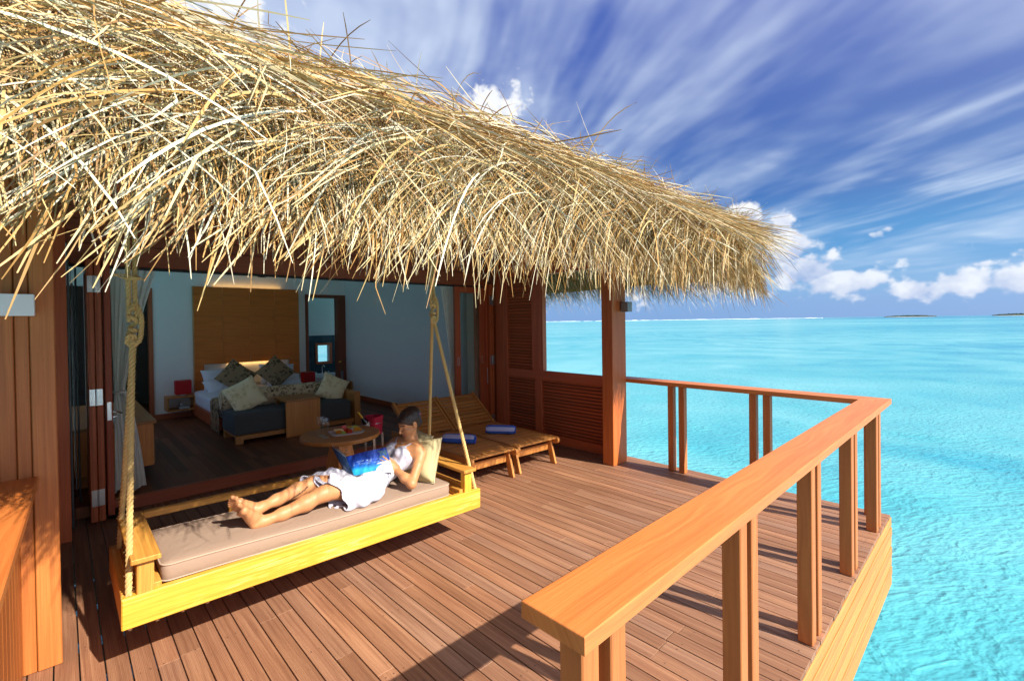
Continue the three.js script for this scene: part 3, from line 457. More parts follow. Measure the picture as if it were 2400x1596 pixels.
// ================================================================ THATCH ROOF
const straw = new THREE.MeshPhysicalMaterial({ vertexColors: true, roughness: 0.62, side: THREE.DoubleSide });
const strawTones = [[0.72, 0.58, 0.32], [0.64, 0.44, 0.17], [0.52, 0.28, 0.075], [0.80, 0.72, 0.52], [0.36, 0.19, 0.06], [0.66, 0.57, 0.40]];
{
  const roof = thing('thatch_roof', 'thick shaggy roof of pale dry palm thatch overhanging the deck', 'roof');
  // eave path: along x, round the corner, then back along z. e -> {p, t, n}: point on the eave, tangent, outward
  const EZ = -1.86, EX = 6.12, RC = 0.75, X0 = -3.4, L1 = EX - RC - X0, LC = RC * Math.PI / 2, L2 = 7.0;
  const eave = (e) => {
    if (e < L1) return { x: X0 + e, z: EZ, nx: 0, nz: 1 };
    if (e < L1 + LC) { const a = (e - L1) / RC; return { x: EX - RC + RC * Math.sin(a), z: EZ - RC + RC * Math.cos(a), nx: Math.sin(a), nz: Math.cos(a) }; }
    return { x: EX, z: EZ - RC - (e - L1 - LC), nx: 1, nz: 0 };
  };
  const LT = L1 + LC + L2;
  // section: s measured inwards -> height of the thatch surface (the face bulges over the eave)
  const prof = [[-0.02, 2.34], [0.0, 2.46], [0.03, 2.60], [0.10, 2.70], [0.24, 2.81], [0.48, 2.90], [0.9, 3.02], [1.6, 3.23], [3.2, 3.76], [6, 4.7]];
  const surf = (e, q) => { // q in 0..9 along the profile
    const k = Math.min(prof.length - 2, Math.floor(q)), f = q - k, s = lerp(prof[k][0], prof[k + 1][0], f); let y = lerp(prof[k][1], prof[k + 1][1], f); const w = eave(e);
    const bulge = (n2(e * 0.9 + 3, q * 0.5) - 0.5) * 0.16; const inn = s - bulge * 0.5;
    const x = w.x - w.nx * inn, z = w.z - w.nz * inn, se = Math.min(EZ - z, EX - x);
    if (s > 0.4 && se < s) { let j = 0; while (j < prof.length - 2 && prof[j + 1][0] < se) j++; y = lerp(prof[j][1], prof[j + 1][1], clamp((se - prof[j][0]) / (prof[j + 1][0] - prof[j][0]))) - (s - se) * 0.02; }
    return { x, y: y + bulge * 0.6 * (q > 2 ? 1 : 0.4), z, w, s };
  };
  part('thatch_base', sheet(240, 40, (u, v) => { const p = surf(u * LT, v * 9); return [p.x - p.w.nx * 0.06, p.y - 0.05, p.z - p.w.nz * 0.06]; }), new THREE.MeshPhysicalMaterial({ color: lin(0.50, 0.37, 0.17), roughness: 0.95, side: THREE.DoubleSide }), roof);
  // boarded underside
  const sof = wood(T.red, 0.6, 0.0006, [0.9, 0.85, 0.8]); sof.side = THREE.DoubleSide;
  for (let k = 0; k < 16; k++) { const s0 = 0.20 + k * 0.24, s1 = s0 + 0.235, y = (s) => 2.34 + (s - 0.2) * 0.40; part('soffit_board', sheet(2, 1, (u, v) => { const s = v ? s1 : s0, x1 = Math.max(4.2, EX - s); return [lerp(X0, x1, u), y(s) + (v ? 0 : 0.004), EZ - s]; }, [8, 0.24]), sof, roof); }
  for (let k = 1; k < 8; k++) { const s0 = 0.20 + k * 0.24, s1 = s0 + 0.235, y = (s) => 2.46 + (s - 0.2) * 0.40; part('soffit_board', sheet(2, 1, (u, v) => { const s = v ? s1 : s0; return [EX - s, y(s) + (v ? 0 : 0.004), lerp(EZ - s, -9, u)]; }, [7, 0.24]), sof, roof); }
  part('swing_beam', box(-0.05, 5.25, 2.56, 2.72, -3.44, -3.30, 0.006, 7), wood(T.red, 0.5, 0.0006, [1.2, 1.1, 1.1]), roof);
  for (const x of [0.9, 2.1, 3.3]) part('rafter', cbox(0.06, 0.12, 4.35, 0.004, x * 9).rotateX(0.38), wood(T.red, 0.5, 0.0006, [1, 1, 1]), roof, [x, 3.02, -4.0]);
  // one straw: a bent ribbon from p along d, drooping
  const r = rng(1234);
  function straw1(out, p, d, len, wid, droop, seg, curlX, curlZ, tone) {
    let x = p.x, y = p.y, z = p.z; const st = len / seg; let dx = d.x, dy = d.y, dz = d.z;
    const tw = r() * Math.PI, kink = r() < 0.3 ? 1 + ((r() * (seg - 1)) | 0) : -1, kx = (r() - 0.5) * 0.9, ky = (r() - 0.5) * 0.7;
    const base = out.pos.length / 3;
    for (let i = 0; i <= seg; i++) {
      // width vector: roughly square to the direction
      let ax = dy * Math.sin(tw) - dz * Math.cos(tw) * 0.3, ay = dz * Math.cos(tw) * 0.6 - dx * Math.sin(tw), az = dx * Math.cos(tw) - dy * 0.2 + 0.15; 
      const dp = ax * dx + ay * dy + az * dz; ax -= dp * dx; ay -= dp * dy; az -= dp * dz; const l = Math.hypot(ax, ay, az) || 1, h = wid * 0.5 * (i === seg ? 0.35 : i === 0 ? 0.9 : 1 - 0.3 * (i / seg) ** 2) / l;
      out.pos.push(x - ax * h, y - ay * h, z - az * h, x + ax * h, y + ay * h, z + az * h);
      const f = 0.9 + 0.2 * r(); for (let k = 0; k < 2; k++) out.col.push(tone[0] * f, tone[1] * f, tone[2] * f);
      if (i < seg) { const b = base + i * 2; out.idx.push(b, b + 1, b + 3, b, b + 3, b + 2); }
      x += dx * st; y += dy * st; z += dz * st;
      dx += curlX * st; dz += curlZ * st; dy -= droop * st; if (i === kink) { dx += kx; dy += ky; dz += kx * 0.4; }
      const n = Math.hypot(dx, dy, dz); dx /= n; dy /= n; dz /= n;
    }
  }
  const fresh = () => ({ pos: [], col: [], idx: [] });
  const build = (o) => { const g = new THREE.BufferGeometry(); g.setAttribute('position', new THREE.Float32BufferAttribute(o.pos, 3)); g.setAttribute('color', new THREE.Float32BufferAttribute(o.col, 3)); g.setIndex(o.idx); g.computeVertexNormals(); return g; };
  const toneOf = () => { const k = r(), a = strawTones[k < 0.22 ? 0 : k < 0.46 ? 1 : k < 0.68 ? 2 : k < 0.82 ? 3 : k < 0.91 ? 4 : 5], f = 0.82 + 0.36 * r(); return a.map((c) => Math.min(0.80, c * f * 0.74)); };
  const pick = (dense) => { for (;;) { const e = r() * (L1 + LC + 5.2); if (e > L1 + LC + 1 && r() > 0.75) continue; return e; } };
  const bulk = fresh();
  // lower courses hanging from the face of the eave
  for (let i = 0; i < 17000; i++) {
    const e = pick(), q = r() * 5.2, p = surf(e, q), w = p.w, side = (r() - 0.62) * 0.75, out = 0.10 + 0.42 * r() * (q > 3 ? 1.7 : 1);
    const tx = -w.nz, tz = w.nx; // along the eave, towards -x on the front
    const d = V3(w.nx * out - side * -tx, -0.95 + (q > 3 ? 0.45 : 0) * r(), w.nz * out - side * -tz).normalize();
    const len = (0.20 + 0.34 * r()) * (q < 2 ? 0.8 : 1.15), tone = toneOf(), inner = r() < 0.45; p.x -= w.nx * (inner ? 0.05 : 0); p.z -= w.nz * (inner ? 0.05 : 0);
    straw1(bulk, p, d, len, 0.0042 + 0.0062 * r() * r(), 0.5 + r(), 4, tx * (0.1 + 0.9 * r()), w.nz * (r() - 0.35) * 0.6, tone);
  }
  // flared tips at the bottom, swept to one side
  for (let i = 0; i < 3600; i++) {
    const e = pick(), q = 0.2 + r() * 1.6, p = surf(e, q), w = p.w, tx = -w.nz, tz = w.nx, sw = 0.15 + 0.85 * r();
    const d = V3(w.nx * 0.25 + tx * sw, -0.9, w.nz * 0.25 + tz * sw).normalize();
    straw1(bulk, p, d, 0.22 + 0.36 * r(), 0.004 + 0.005 * r(), 0.1, 4, tx * 0.9 * r(), w.nz * 0.4 * r(), toneOf());
  }
  // upper courses lying on the slope, matted and crossing one another
  for (let i = 0; i < 15000; i++) {
    const e = pick(), q = 3.2 + r() * 4.0, p = surf(e, q), w = p.w, tx = -w.nz, tz = w.nx, a = (r() - 0.5) * (r() < 0.35 ? 6.2 : 3.0) + 0.3, up = 0.02 + (q < 4.6 ? 0.36 : 0.34) * r(); if (q < 4.6) { p.x += w.nx * 0.06; p.z += w.nz * 0.06; }
    p.y += 0.005 + 0.07 * r();
    const down = Math.cos(a), along = Math.sin(a), sl = q < 5 ? 0.62 : 0.4;
    const d = V3(w.nx * down * 0.9 + tx * along, -sl * down + up, w.nz * down * 0.9 + tz * along).normalize();
    straw1(bulk, p, d, 0.28 + 0.5 * r(), 0.004 + 0.007 * r() * r(), 0.9 * r(), 5, tx * (r() - 0.5) * 1.6, w.nz * (r() - 0.5) * 1.2, toneOf());
  }
  for (let i = 0; i < 1500; i++) {
    const e = pick(), p = surf(e, 3.8 + r() * 2.6), w = p.w, tx = -w.nz, tz = w.nx, s = (r() - 0.4) * 2.2; straw1(bulk, p, V3(tx * s + w.nx * 0.4 * r(), 0.2 + 0.6 * r(), tz * s + w.nz * 0.4 * r()).normalize(), 0.12 + 0.24 * r() * r(), 0.004 + 0.005 * r(), 1.5 + 3 * r(), 5, -tx * (r() - 0.4) * 2, w.nz * r(), toneOf());
  }
  // ends of the lower courses seen from below, inside the eave
  for (let i = 0; i < 5200; i++) {
    const e = r() * (L1 + LC + 5.5), w = eave(e), s = 0.02 + 0.55 * r() ** 1.5, p = { x: w.x - w.nx * s, y: 2.40 + 0.40 * s + 0.06 * r(), z: w.z - w.nz * s }, tx = -w.nz, tz = w.nx;
    const d = V3(w.nx * (0.3 + 0.5 * r()) + tx * (r() - 0.3), -0.85, w.nz * (0.3 + 0.5 * r()) + tz * (r() - 0.3)).normalize(); straw1(bulk, p, d, 0.20 + 0.26 * r(), 0.004 + 0.005 * r(), 0.2, 3, 0, 0, toneOf());
  }
  // long straws swept sideways over the face, most of them at the windward end
  for (let i = 0; i < 2600; i++) {
    const e = 1.6 + (L1 + LC - 1.8) * r() ** 1.6, q = 0.8 + r() * 5.0, p = surf(e, q), w = p.w, tx = -w.nz, tz = w.nx, s = r() < 0.8 ? 1 : -1; const o = 0.02 + 0.10 * r(); p.x += w.nx * o; p.z += w.nz * o; p.y += 0.03 * r();
    straw1(bulk, p, V3(tx * s * (0.5 + 0.9 * r()) + w.nx * 0.2, -0.75 * r(), tz * s * 0.8 + w.nz * 0.25).normalize(), 0.28 + 0.5 * r(), 0.0035 + 0.0055 * r() * r(), 0.6 + 1.4 * r(), 5, tx * 0.3, w.nz * 0.2, toneOf());
  }
  // a few long sparse ends trailing below the edge
  for (let i = 0; i < 420; i++) {
    const e = r() * (L1 + LC + 2), p = surf(e, 0.1 + 0.8 * r()), w = p.w, tx = -w.nz, tz = w.nx, sw = 0.1 + 0.9 * r(); straw1(bulk, p, V3(w.nx * 0.3 + tx * sw, -0.9, w.nz * 0.3 + tz * sw).normalize(), 0.36 + 0.26 * r(), 0.004 + 0.004 * r(), 0.1, 5, tx * 0.5 * r(), w.nz * 0.5 * r(), toneOf());
  }
  const sm = part('thatch', build(bulk), straw, roof); sm.userData.kind = 'stuff';
  // single long straws that stand out: over the face, and flying off the top
  const one = (p, d, len, wid, droop, seg, cx, cz) => { const o = fresh(); straw1(o, p, d, len, wid, droop, seg, cx, cz, toneOf().map((c) => Math.min(0.86, c * 1.08))); part('straw', build(o), straw, roof); };
  for (let i = 0; i < 190; i++) { // crossing the face
    const e = 2.4 + r() * (L1 - 1.4), q = 1.2 + r() * 4.2, p = surf(e, q), w = p.w, tx = -w.nz, tz = w.nx; p.z += 0.10 * w.nz + 0.08 * r(); p.x += 0.10 * w.nx;
    const s = r() < 0.78 ? 1 : -1; one(p, V3(tx * s * (0.5 + r()), -0.55 * r() - 0.05, 0.35 * w.nz + tz * s * 0.5).normalize(), 0.35 + 0.45 * r(), 0.0055 + 0.005 * r(), 0.8 + 1.2 * r(), 7, tx * 0.3, 0.1);
  }
  for (let i = 0; i < 109; i++) { // standing up from the shoulder
    const e = 2.0 + r() * (L1 + LC - 2.2), q = 3.6 + r() * 2.2, p = surf(e, q), w = p.w, tx = -w.nz;
    one(p, V3(tx * (-0.25 + 1.3 * r()), 0.35 + 0.6 * r(), w.nz * (0.1 + 0.5 * r()) + w.nx * 0.2).normalize(), 0.25 + 0.45 * r() * r() + 0.1, 0.0045 + 0.005 * r(), 1.4 + 2.6 * r(), 8, -tx * (r() - 0.3) * 1.2, 0.4 * r());
  }
}
// ================================================================ SWING BED AND THINGS ON THE DECK
const ropeM = new THREE.MeshPhysicalMaterial({ color: lin(0.74, 0.50, 0.19), roughness: 0.85, bumpMap: tex(128, (u, v) => { const h = 255 * (0.5 * n2(u * 24, v * 60, 24, 60) + 0.5 * (0.5 + 0.5 * Math.sin((u * 6 + v * 8) * 6.283))); return [h, h, h]; }, false, [1, 6]), bumpScale: 0.0012 });
const rr = rng(88);
// three strands laid round a curve, with stray fibres
function rope(pts, R, pitch, straight = false) {
  const curve = straight ? new THREE.LineCurve3(V3(...pts[0]), V3(...pts[1])) : new THREE.CatmullRomCurve3(pts.map((p) => V3(...p))), L = curve.getLength(), n = Math.max(12, Math.round(L / pitch * 9));
  const fr = curve.computeFrenetFrames(n, false), list = [];
  for (let s = 0; s < 3; s++) {
    const p = []; for (let i = 0; i <= n; i++) { const c = curve.getPointAt(i / n), a = i / n * L / pitch * Math.PI * 2 + s * 2.094; p.push(c.addScaledVector(fr.normals[i], Math.cos(a) * R * 0.5).addScaledVector(fr.binormals[i], Math.sin(a) * R * 0.5)); }
    list.push(new THREE.TubeGeometry(new THREE.CatmullRomCurve3(p), n * 2, R * 0.56, 7, false));
  }
  const fib = []; for (let i = 0; i < L * 70; i++) { const k = (rr() * n) | 0, c = curve.getPointAt(k / n), a = rr() * 6.283, o = fr.normals[k].clone().multiplyScalar(Math.cos(a)).addScaledVector(fr.binormals[k], Math.sin(a)), e = c.clone().addScaledVector(o, R * 1.0); const l = 0.006 + 0.018 * rr() * rr(); fib.push(tube([e, e.clone().addScaledVector(o, l * 0.6).add(V3(0, (rr() - 0.4) * l, 0)), e.clone().addScaledVector(o, l).add(V3((rr() - 0.5) * l, (rr() - 0.4) * l * 1.6, 0))], 0.0006, 3, 3)); }
  return merge([...list, ...fib]);
}
const SW = thing('swing_bed', 'long yellow varnished wooden swing bed hung on four thick ropes over the deck', 'swing bed', [0.19, 0.30, -3.0]);
SW.rotation.z = -0.0165;
{
  const w = M.swing, w2 = M.teakSwing, L = 2.305;
  part('front_beam', box(0, L, 0, 0.157, -0.05, 0, 0.005, 3), w, SW);
  part('back_beam', box(0, L, 0, 0.157, -0.80, -0.752, 0.005, 8), w2, SW);
  part('side_beam', box(0.001, 0.045, 0, 0.156, -0.751, -0.051, 0.004, 4), w2, SW); part('side_beam', box(L - 0.045, L - 0.001, 0, 0.156, -0.751, -0.051, 0.004, 5), w2, SW);
  part('end_plank', box(0.046, 0.17, 0.128, 0.152, -0.751, -0.051, 0.003, 6), w2, SW); part('end_plank', box(L - 0.20, L - 0.046, 0.128, 0.152, -0.751, -0.051, 0.003, 7), w2, SW);
  const sl = box(-0.055, 0.055, 0.105, 0.127, -0.751, -0.051, 0.003, 2); for (let x = 0.24; x < L - 0.2; x += 0.13) part('seat_slat', sl, w2, SW, [x, 0, 0]);
  for (const [x, s] of [[0.095, 0], [L - 0.125, 1]]) {
    part('arm_post', box(x - 0.035, x + 0.035, 0.153, 0.318, -0.062, -0.006, 0.003, 30 + s), s ? w : w2, SW); part('arm_post', box(x - 0.035, x + 0.035, 0.153, 0.318, -0.735, -0.69, 0.003, 33 + s), w2, SW);
    part('arm_board', box(x - 0.062, x + 0.062, 0.319, 0.345, -0.765, 0.022, 0.004, 36 + s), w2, SW);
    part('arm_cleat', box(x + (s ? -0.07 : 0.036), x + (s ? -0.036 : 0.07), 0.153, 0.182, -0.68, -0.03, 0.003, 39 + s), w2, SW);
    part('arm_bar', box(x - 0.02, x + 0.02, 0.172, 0.205, -0.689, -0.063, 0.003, 41 + s), w2, SW);
  }
  part('back_rail', box(0.158, L - 0.188, 0.303, 0.343, -0.765, -0.715, 0.004, 44), w2, SW);
  for (const x of [0.66, 1.16, 1.70]) part('back_post', box(x - 0.03, x + 0.03, 0.153, 0.302, -0.752, -0.722, 0.003, 50 + x), w2, SW);
  const inv = (p) => { const q = V3(...p).sub(SW.position); q.applyAxisAngle(V3(0, 0, 1), 0.0165); return [q.x, q.y, q.z]; };
  for (const [kx, ky, a, b] of [[0.292, 1.73, [0.222, 0.452, -3.03], [0.235, 0.452, -3.73]], [2.302, 1.83, [2.462, 0.415, -3.03], [2.47, 0.415, -3.73]]]) {
    const k = (dx, dy, dz) => inv([kx + dx, ky + dy, -3.37 + dz]);
    part('rope', rope([inv(a), k(-0.004, 0.01, 0.014)], 0.0150, 0.074, true), ropeM, SW); part('rope', rope([inv(b), k(0.004, 0.0, -0.016)], 0.0150, 0.074, true), ropeM, SW);
    // knot: turns round the pair and a bight
    const turns = []; for (let i = 0; i <= 34; i++) { const t = i / 34, an = t * Math.PI * 2 * 2.6; turns.push(k(Math.cos(an) * (0.014 + 0.004 * Math.sin(t * 9)), 0.0 + t * 0.13 + 0.012 * Math.sin(an * 0.5), Math.sin(an) * 0.018)); }
    part('knot', rope(turns, 0.0125, 0.065), ropeM, SW);
    part('knot', rope([k(-0.022, 0.03, 0.024), k(-0.026, -0.015, 0.02), k(-0.008, -0.03, 0.024), k(0.022, -0.01, 0.024), k(0.036, 0.06, 0.018), k(0.034, 0.14, 0.02), k(0.012, 0.20, 0.012), k(-0.012, 0.16, 0.03)], 0.0125, 0.065), ropeM, SW);
    part('rope', rope([k(-0.015, 0.10, 0), k(-0.016, 0.4, 0.004), k(-0.014, 0.92, 0)], 0.0125, 0.07), ropeM, SW); part('rope', rope([k(0.017, 0.12, 0.008), k(0.012, 0.3, -0.004), k(0.018, 0.55, 0), k(0.016, 0.92, 0)], 0.0125, 0.07), ropeM, SW);
    const lash = []; for (let i = 0; i <= 40; i++) { const t = i / 40, an = t * Math.PI * 2 * 4; lash.push(k(Math.cos(an) * 0.034, 0.335 + t * 0.02, Math.sin(an) * 0.023)); } part('lashing', tube(lash, 0.0035, 120, 5), ropeM, SW);
    const tails = [[[0.02, 0.345, 0.02], [-0.05, 0.36, 0.03], [-0.085, 0.352, 0.03]], [[0.0, 0.34, 0.022], [-0.05, 0.345, 0.035], [-0.082, 0.365, 0.032]], [[0, 0.345, 0.022], [0.03, 0.345, 0.03], [0.056, 0.332, 0.03]]];
    for (const t of tails) part('lashing_end', tube(t.map((p) => k(...p)), 0.004, 10, 5), ropeM, SW);
    const fray = []; for (let i = 0; i < 26; i++) { const a0 = rr() * 6.28; fray.push(tube([k(0.024, 0.44, 0.012), k(0.032 + Math.cos(a0) * 0.008, 0.475, 0.015 + Math.sin(a0) * 0.008), k(0.042 + Math.cos(a0) * 0.028, 0.50 + 0.02 * rr(), 0.02 + Math.sin(a0) * 0.02)], 0.0014, 5, 4)); } part('frayed_end', merge(fray), ropeM, SW).userData.kind = 'stuff';
  }
}
// ---------------------------------------------------------------- mattress and cushions on the swing
const weave = tex(256, (u, v) => { const h = 128 + 60 * Math.sin(u * 256 * 0.7) * Math.sin(v * 256 * 0.7) + 70 * (n2(u * 128, v * 128, 128, 128) - 0.5); return [h, h, h]; }, false, [1 / 0.12, 1 / 0.12]);
const crumple = tex(512, (u, v) => { const a = fbm(u * 5, v * 5, 5, 5, 5), b = Math.abs(2 * fbm(u * 4 + a, v * 4 + 3, 4, 4, 4) - 1); const h = 255 * (0.5 * a + 0.5 * b); return [h, h, h]; }, false, [1 / 0.5, 1 / 0.5]);
const cloth = (c, r = 0.9, bump = weave, bs = 0.0006, ex = {}) => flat(c, r, { bumpMap: bump, bumpScale: bs, sheen: 0.25, sheenRoughness: 0.6, sheenColor: lin(...c.map((x) => Math.min(1, x * 1.2))), ...ex });
{
  // cushion-shaped slab with rounded corners and piping; local axes of the swing
  const t = thing('mattress', 'long pinkish beige piped mattress lying on the swing bed', 'mattress', [0.19, 0.30, -3.0]); t.rotation.z = -0.0165;
  const X0 = 0.168, X1 = 2.05, Z0 = -0.645, Z1 = -0.068, Y0 = 0.146, Y1 = 0.236, rc = 0.045;
  const ring = (n, ins) => { const out = []; const hx = (X1 - X0) / 2 - ins, hz = (Z1 - Z0) / 2 - ins, r = Math.max(0.005, rc - ins); const per = [[hx - r, hz - r, 0], [-(hx - r), hz - r, 1], [-(hx - r), -(hz - r), 2], [hx - r, -(hz - r), 3]]; const pts = []; for (let c = 0; c < 4; c++) { const [cx, cz, q] = per[c]; for (let i = 0; i <= 6; i++) { const a = (q + i / 6) * Math.PI / 2; pts.push([cx + r * Math.cos(a), cz + r * Math.sin(a)]); } const nx = per[(c + 1) % 4]; const a = (q + 1) * Math.PI / 2, ex = cx + r * Math.cos(a), ez = cz + r * Math.sin(a), fx = nx[0] + r * Math.cos(a), fz = nx[1] + r * Math.sin(a), m = c % 2 ? 14 : 46; for (let i = 1; i < m; i++) pts.push([lerp(ex, fx, i / m), lerp(ez, fz, i / m)]); } return pts.map(([x, z]) => [x + (X0 + X1) / 2, z + (Z0 + Z1) / 2]); };
  const wav = (x, z) => 0.006 * Math.sin(x * 3.1 + 1) + 0.010 * (n2(x * 3, z * 4) - 0.5) - 0.012 * sstep(1.55, 1.95, x) * 0 ;
  const R = ring(0, 0), N = R.length, pos = [], idx = [], uvs = [];
  const rows = [[Y0 + 0.004, 0.014], [Y0, 0.004], [Y0 + 0.012, 0], [lerp(Y0, Y1, 0.5), -0.007], [Y1 - 0.010, 0], [Y1, 0.005], [Y1 + 0.006, 0.03], [Y1 + 0.010, 0.08], [Y1 + 0.012, 0.16], [Y1 + 0.012, 0.26]];
  for (const [y, ins] of rows) { const q = ring(0, Math.max(0, ins)); q.forEach(([x, z]) => { const cx = ins < 0 ? (x - (X0 + X1) / 2) * 0 : 0; let xx = x + cx, zz = z; if (ins < 0) { zz += z > -0.35 ? -ins : ins; } pos.push(xx, y + wav(xx, zz) * (y > 0.2 ? 1 : 0.6), zz); uvs.push(xx, zz + y); }); }
  for (let j = 0; j < rows.length - 1; j++) for (let i = 0; i < N; i++) { const a = j * N + i, b = j * N + (i + 1) % N, c = a + N, d = b + N; idx.push(a, d, b, a, c, d); }
  const c0 = pos.length / 3; pos.push((X0 + X1) / 2, Y1 + 0.012, (Z0 + Z1) / 2); uvs.push(0, 0); const last = (rows.length - 1) * N; for (let i = 0; i < N; i++) idx.push(last + i, c0, last + (i + 1) % N);
  const g = new THREE.BufferGeometry(); g.setAttribute('position', new THREE.Float32BufferAttribute(pos, 3)); g.setAttribute('uv', new THREE.Float32BufferAttribute(uvs, 2)); g.setIndex(idx); g.computeVertexNormals();
  part('cover', g, cloth([0.30, 0.205, 0.150], 0.92, crumple, 0.006), t);
  for (const y of [Y0 + 0.006, Y1 - 0.002]) part('piping', tube(ring(0, -0.001).map(([x, z]) => [x, y + wav(x, z) * (y > 0.2 ? 1 : 0.6), z]), 0.0042, 420, 7, true), cloth([0.46, 0.33, 0.25]), t);
}
function pillowGeo(w, h, t, seed = 0, n = 26) {
  const f = (side) => sheet(n, n, (a, b) => { const u = a * 2 - 1, v = b * 2 - 1; const x = w / 2 * u * (1 - 0.07 * (1 - v * v)), y = h / 2 * v * (1 - 0.07 * (1 - u * u)); const k = Math.max(0, (1 - u ** 4) * (1 - v ** 4)); const z = side * t / 2 * k ** 0.55 * (0.86 + 0.28 * fbm(u * 1.6 + seed, v * 1.6 + seed * 3 + side, 3)); return [side > 0 ? x : -x, y, z]; }, [w, h]);
  return merge([f(1), f(-1)]);
}
function pipingGeo(w, h, r = 0.005) { const p = []; for (let s = 0; s < 4; s++) for (let i = 0; i < 12; i++) { const q = i / 12 * 2 - 1, [u, v] = s === 0 ? [q, -1] : s === 1 ? [1, q] : s === 2 ? [-q, 1] : [-1, -q]; p.push([w / 2 * u * (1 - 0.07 * (1 - v * v)), h / 2 * v * (1 - 0.07 * (1 - u * u)), 0]); } return tube(p, r, 120, 6, true); }
function cushion(label, cat, w, h, t, m, pm, pos, face, roll, group, seed = 1) {
  const o = thing('cushion', label, cat, pos, group); o.lookAt(V3(...pos).add(V3(...face))); o.rotateZ(roll);
  part('cover', pillowGeo(w, h, t, seed), m, o); if (pm) part('piping', pipingGeo(w, h), pm, o); return o;
}
{
  const m = cloth([0.46, 0.38, 0.20], 0.92, crumple, 0.006), pm = cloth([0.52, 0.45, 0.27]);
  cushion('beige piped cushion right behind the back of the reading woman', 'cushion', 0.37, 0.37, 0.17, m, pm, [2.135, 0.655, -3.355], [-0.82, 0.50, 0.25], 0.16, null, 2);
  cushion('beige piped cushion under the neck of the reading woman, farther from the railing', 'cushion', 0.38, 0.38, 0.16, m, pm, [2.175, 0.695, -3.55], [-0.82, 0.55, -0.02], -0.1, null, 5);
}
// ---------------------------------------------------------------- sun loungers with rolled towels
function lounger(label, x0, w, turn) {
  const t = thing('sun_lounger', label, 'sun lounger', [x0 + w / 2, 0, -3.9], 'slatted sun loungers side by side on the deck'); t.rotation.y = turn;
  const m = (k) => M.teak[k % 5], h = w / 2, Y = 0.33;
  for (const s of [-1, 1]) {
    const sh = new THREE.Shape(); sh.moveTo(0.035, Y - 0.075); sh.quadraticCurveTo(-0.012, Y - 0.07, -0.010, Y - 0.03); sh.quadraticCurveTo(-0.008, Y + 0.002, 0.03, Y); sh.lineTo(1.86, Y); sh.lineTo(1.86, Y - 0.075); sh.closePath();
    const g = plain(new THREE.ExtrudeGeometry(sh, { depth: 0.028, bevelEnabled: true, bevelSize: 0.003, bevelThickness: 0.003, bevelSegments: 2 })); g.rotateY(Math.PI / 2); const p = g.attributes.position, u = g.attributes.uv; for (let i = 0; i < p.count; i++) u.setXY(i, p.getY(i), p.getZ(i)); g.translate(s > 0 ? h - 0.031 : -h + 0.003, 0, 0);
    part('side_rail', g, m(s + 2), t);
    part('front_leg', cbox(0.030, 0.345, 0.085, 0.004, s + 9, 1).rotateX(-0.30), m(s + 1), t, [s * (h - 0.052), 0.158, -0.095]);
    part('rear_leg', cbox(0.030, 0.335, 0.085, 0.004, s + 12, 1).rotateX(0.2), m(s + 3), t, [s * (h - 0.052), 0.158, -1.72]);
  }
  part('front_board', box(-h + 0.07, h - 0.07, 0.165, 0.245, -0.145, -0.122, 0.003, 5), m(3), t);
  const sl = [0, 1, 2].map((k) => box(-h + 0.034, h - 0.034, Y - 0.018, Y + 0.003, -0.019, 0.019, 0.004, k * 4));
  for (let k = 0; k < 25; k++) part('seat_slat', sl[k % 3], m((k * 7) % 5), t, [0, 0, -0.035 - k * 0.0515]);
  const back = part("backrest", box(-h + 0.05, h - 0.05, -0.03, 0, -0.34, -0.30, 0.004, 4), m(1), t, [0, Y + 0.002, -1.315], [0.62, 0, 0]);
  const bs = [0, 1, 2].map((k) => box(-h + 0.045, h - 0.045, 0.001, 0.020, -0.025, 0.025, 0.003, k * 6 + 1));
  for (let k = 0; k < 9; k++) part('back_slat', bs[k % 3], m((k * 3 + 1) % 5), back, [0, 0, -0.045 - k * 0.067]);
  for (const s of [-1, 1]) part('back_frame', box(s * (h - 0.02) - 0.018, s * (h - 0.02) + 0.018, -0.04, 0.022, -0.645, 0.01, 0.004, s + 7), m(4), back);
  part('prop', box(-h + 0.1, h - 0.1, 0.24, 0.27, -1.66, -1.63, 0.003, 8), m(2), t);
  return t;
}
lounger('slatted teak sun lounger nearer the swing, beside the head of the woman', 3.135, 0.665, -0.055);
lounger('slatted teak sun lounger along the louvred wall', 3.835, 0.70, -0.055);
const towelTex = tex([256, 8], (u) => { const a = (u * 2.0 + 0.05) % 1, s = a > 0.30 && a < 0.62; return (s ? [0.60, 0.60, 0.88] : [0.045, 0.14, 0.62]).map(l2s); });
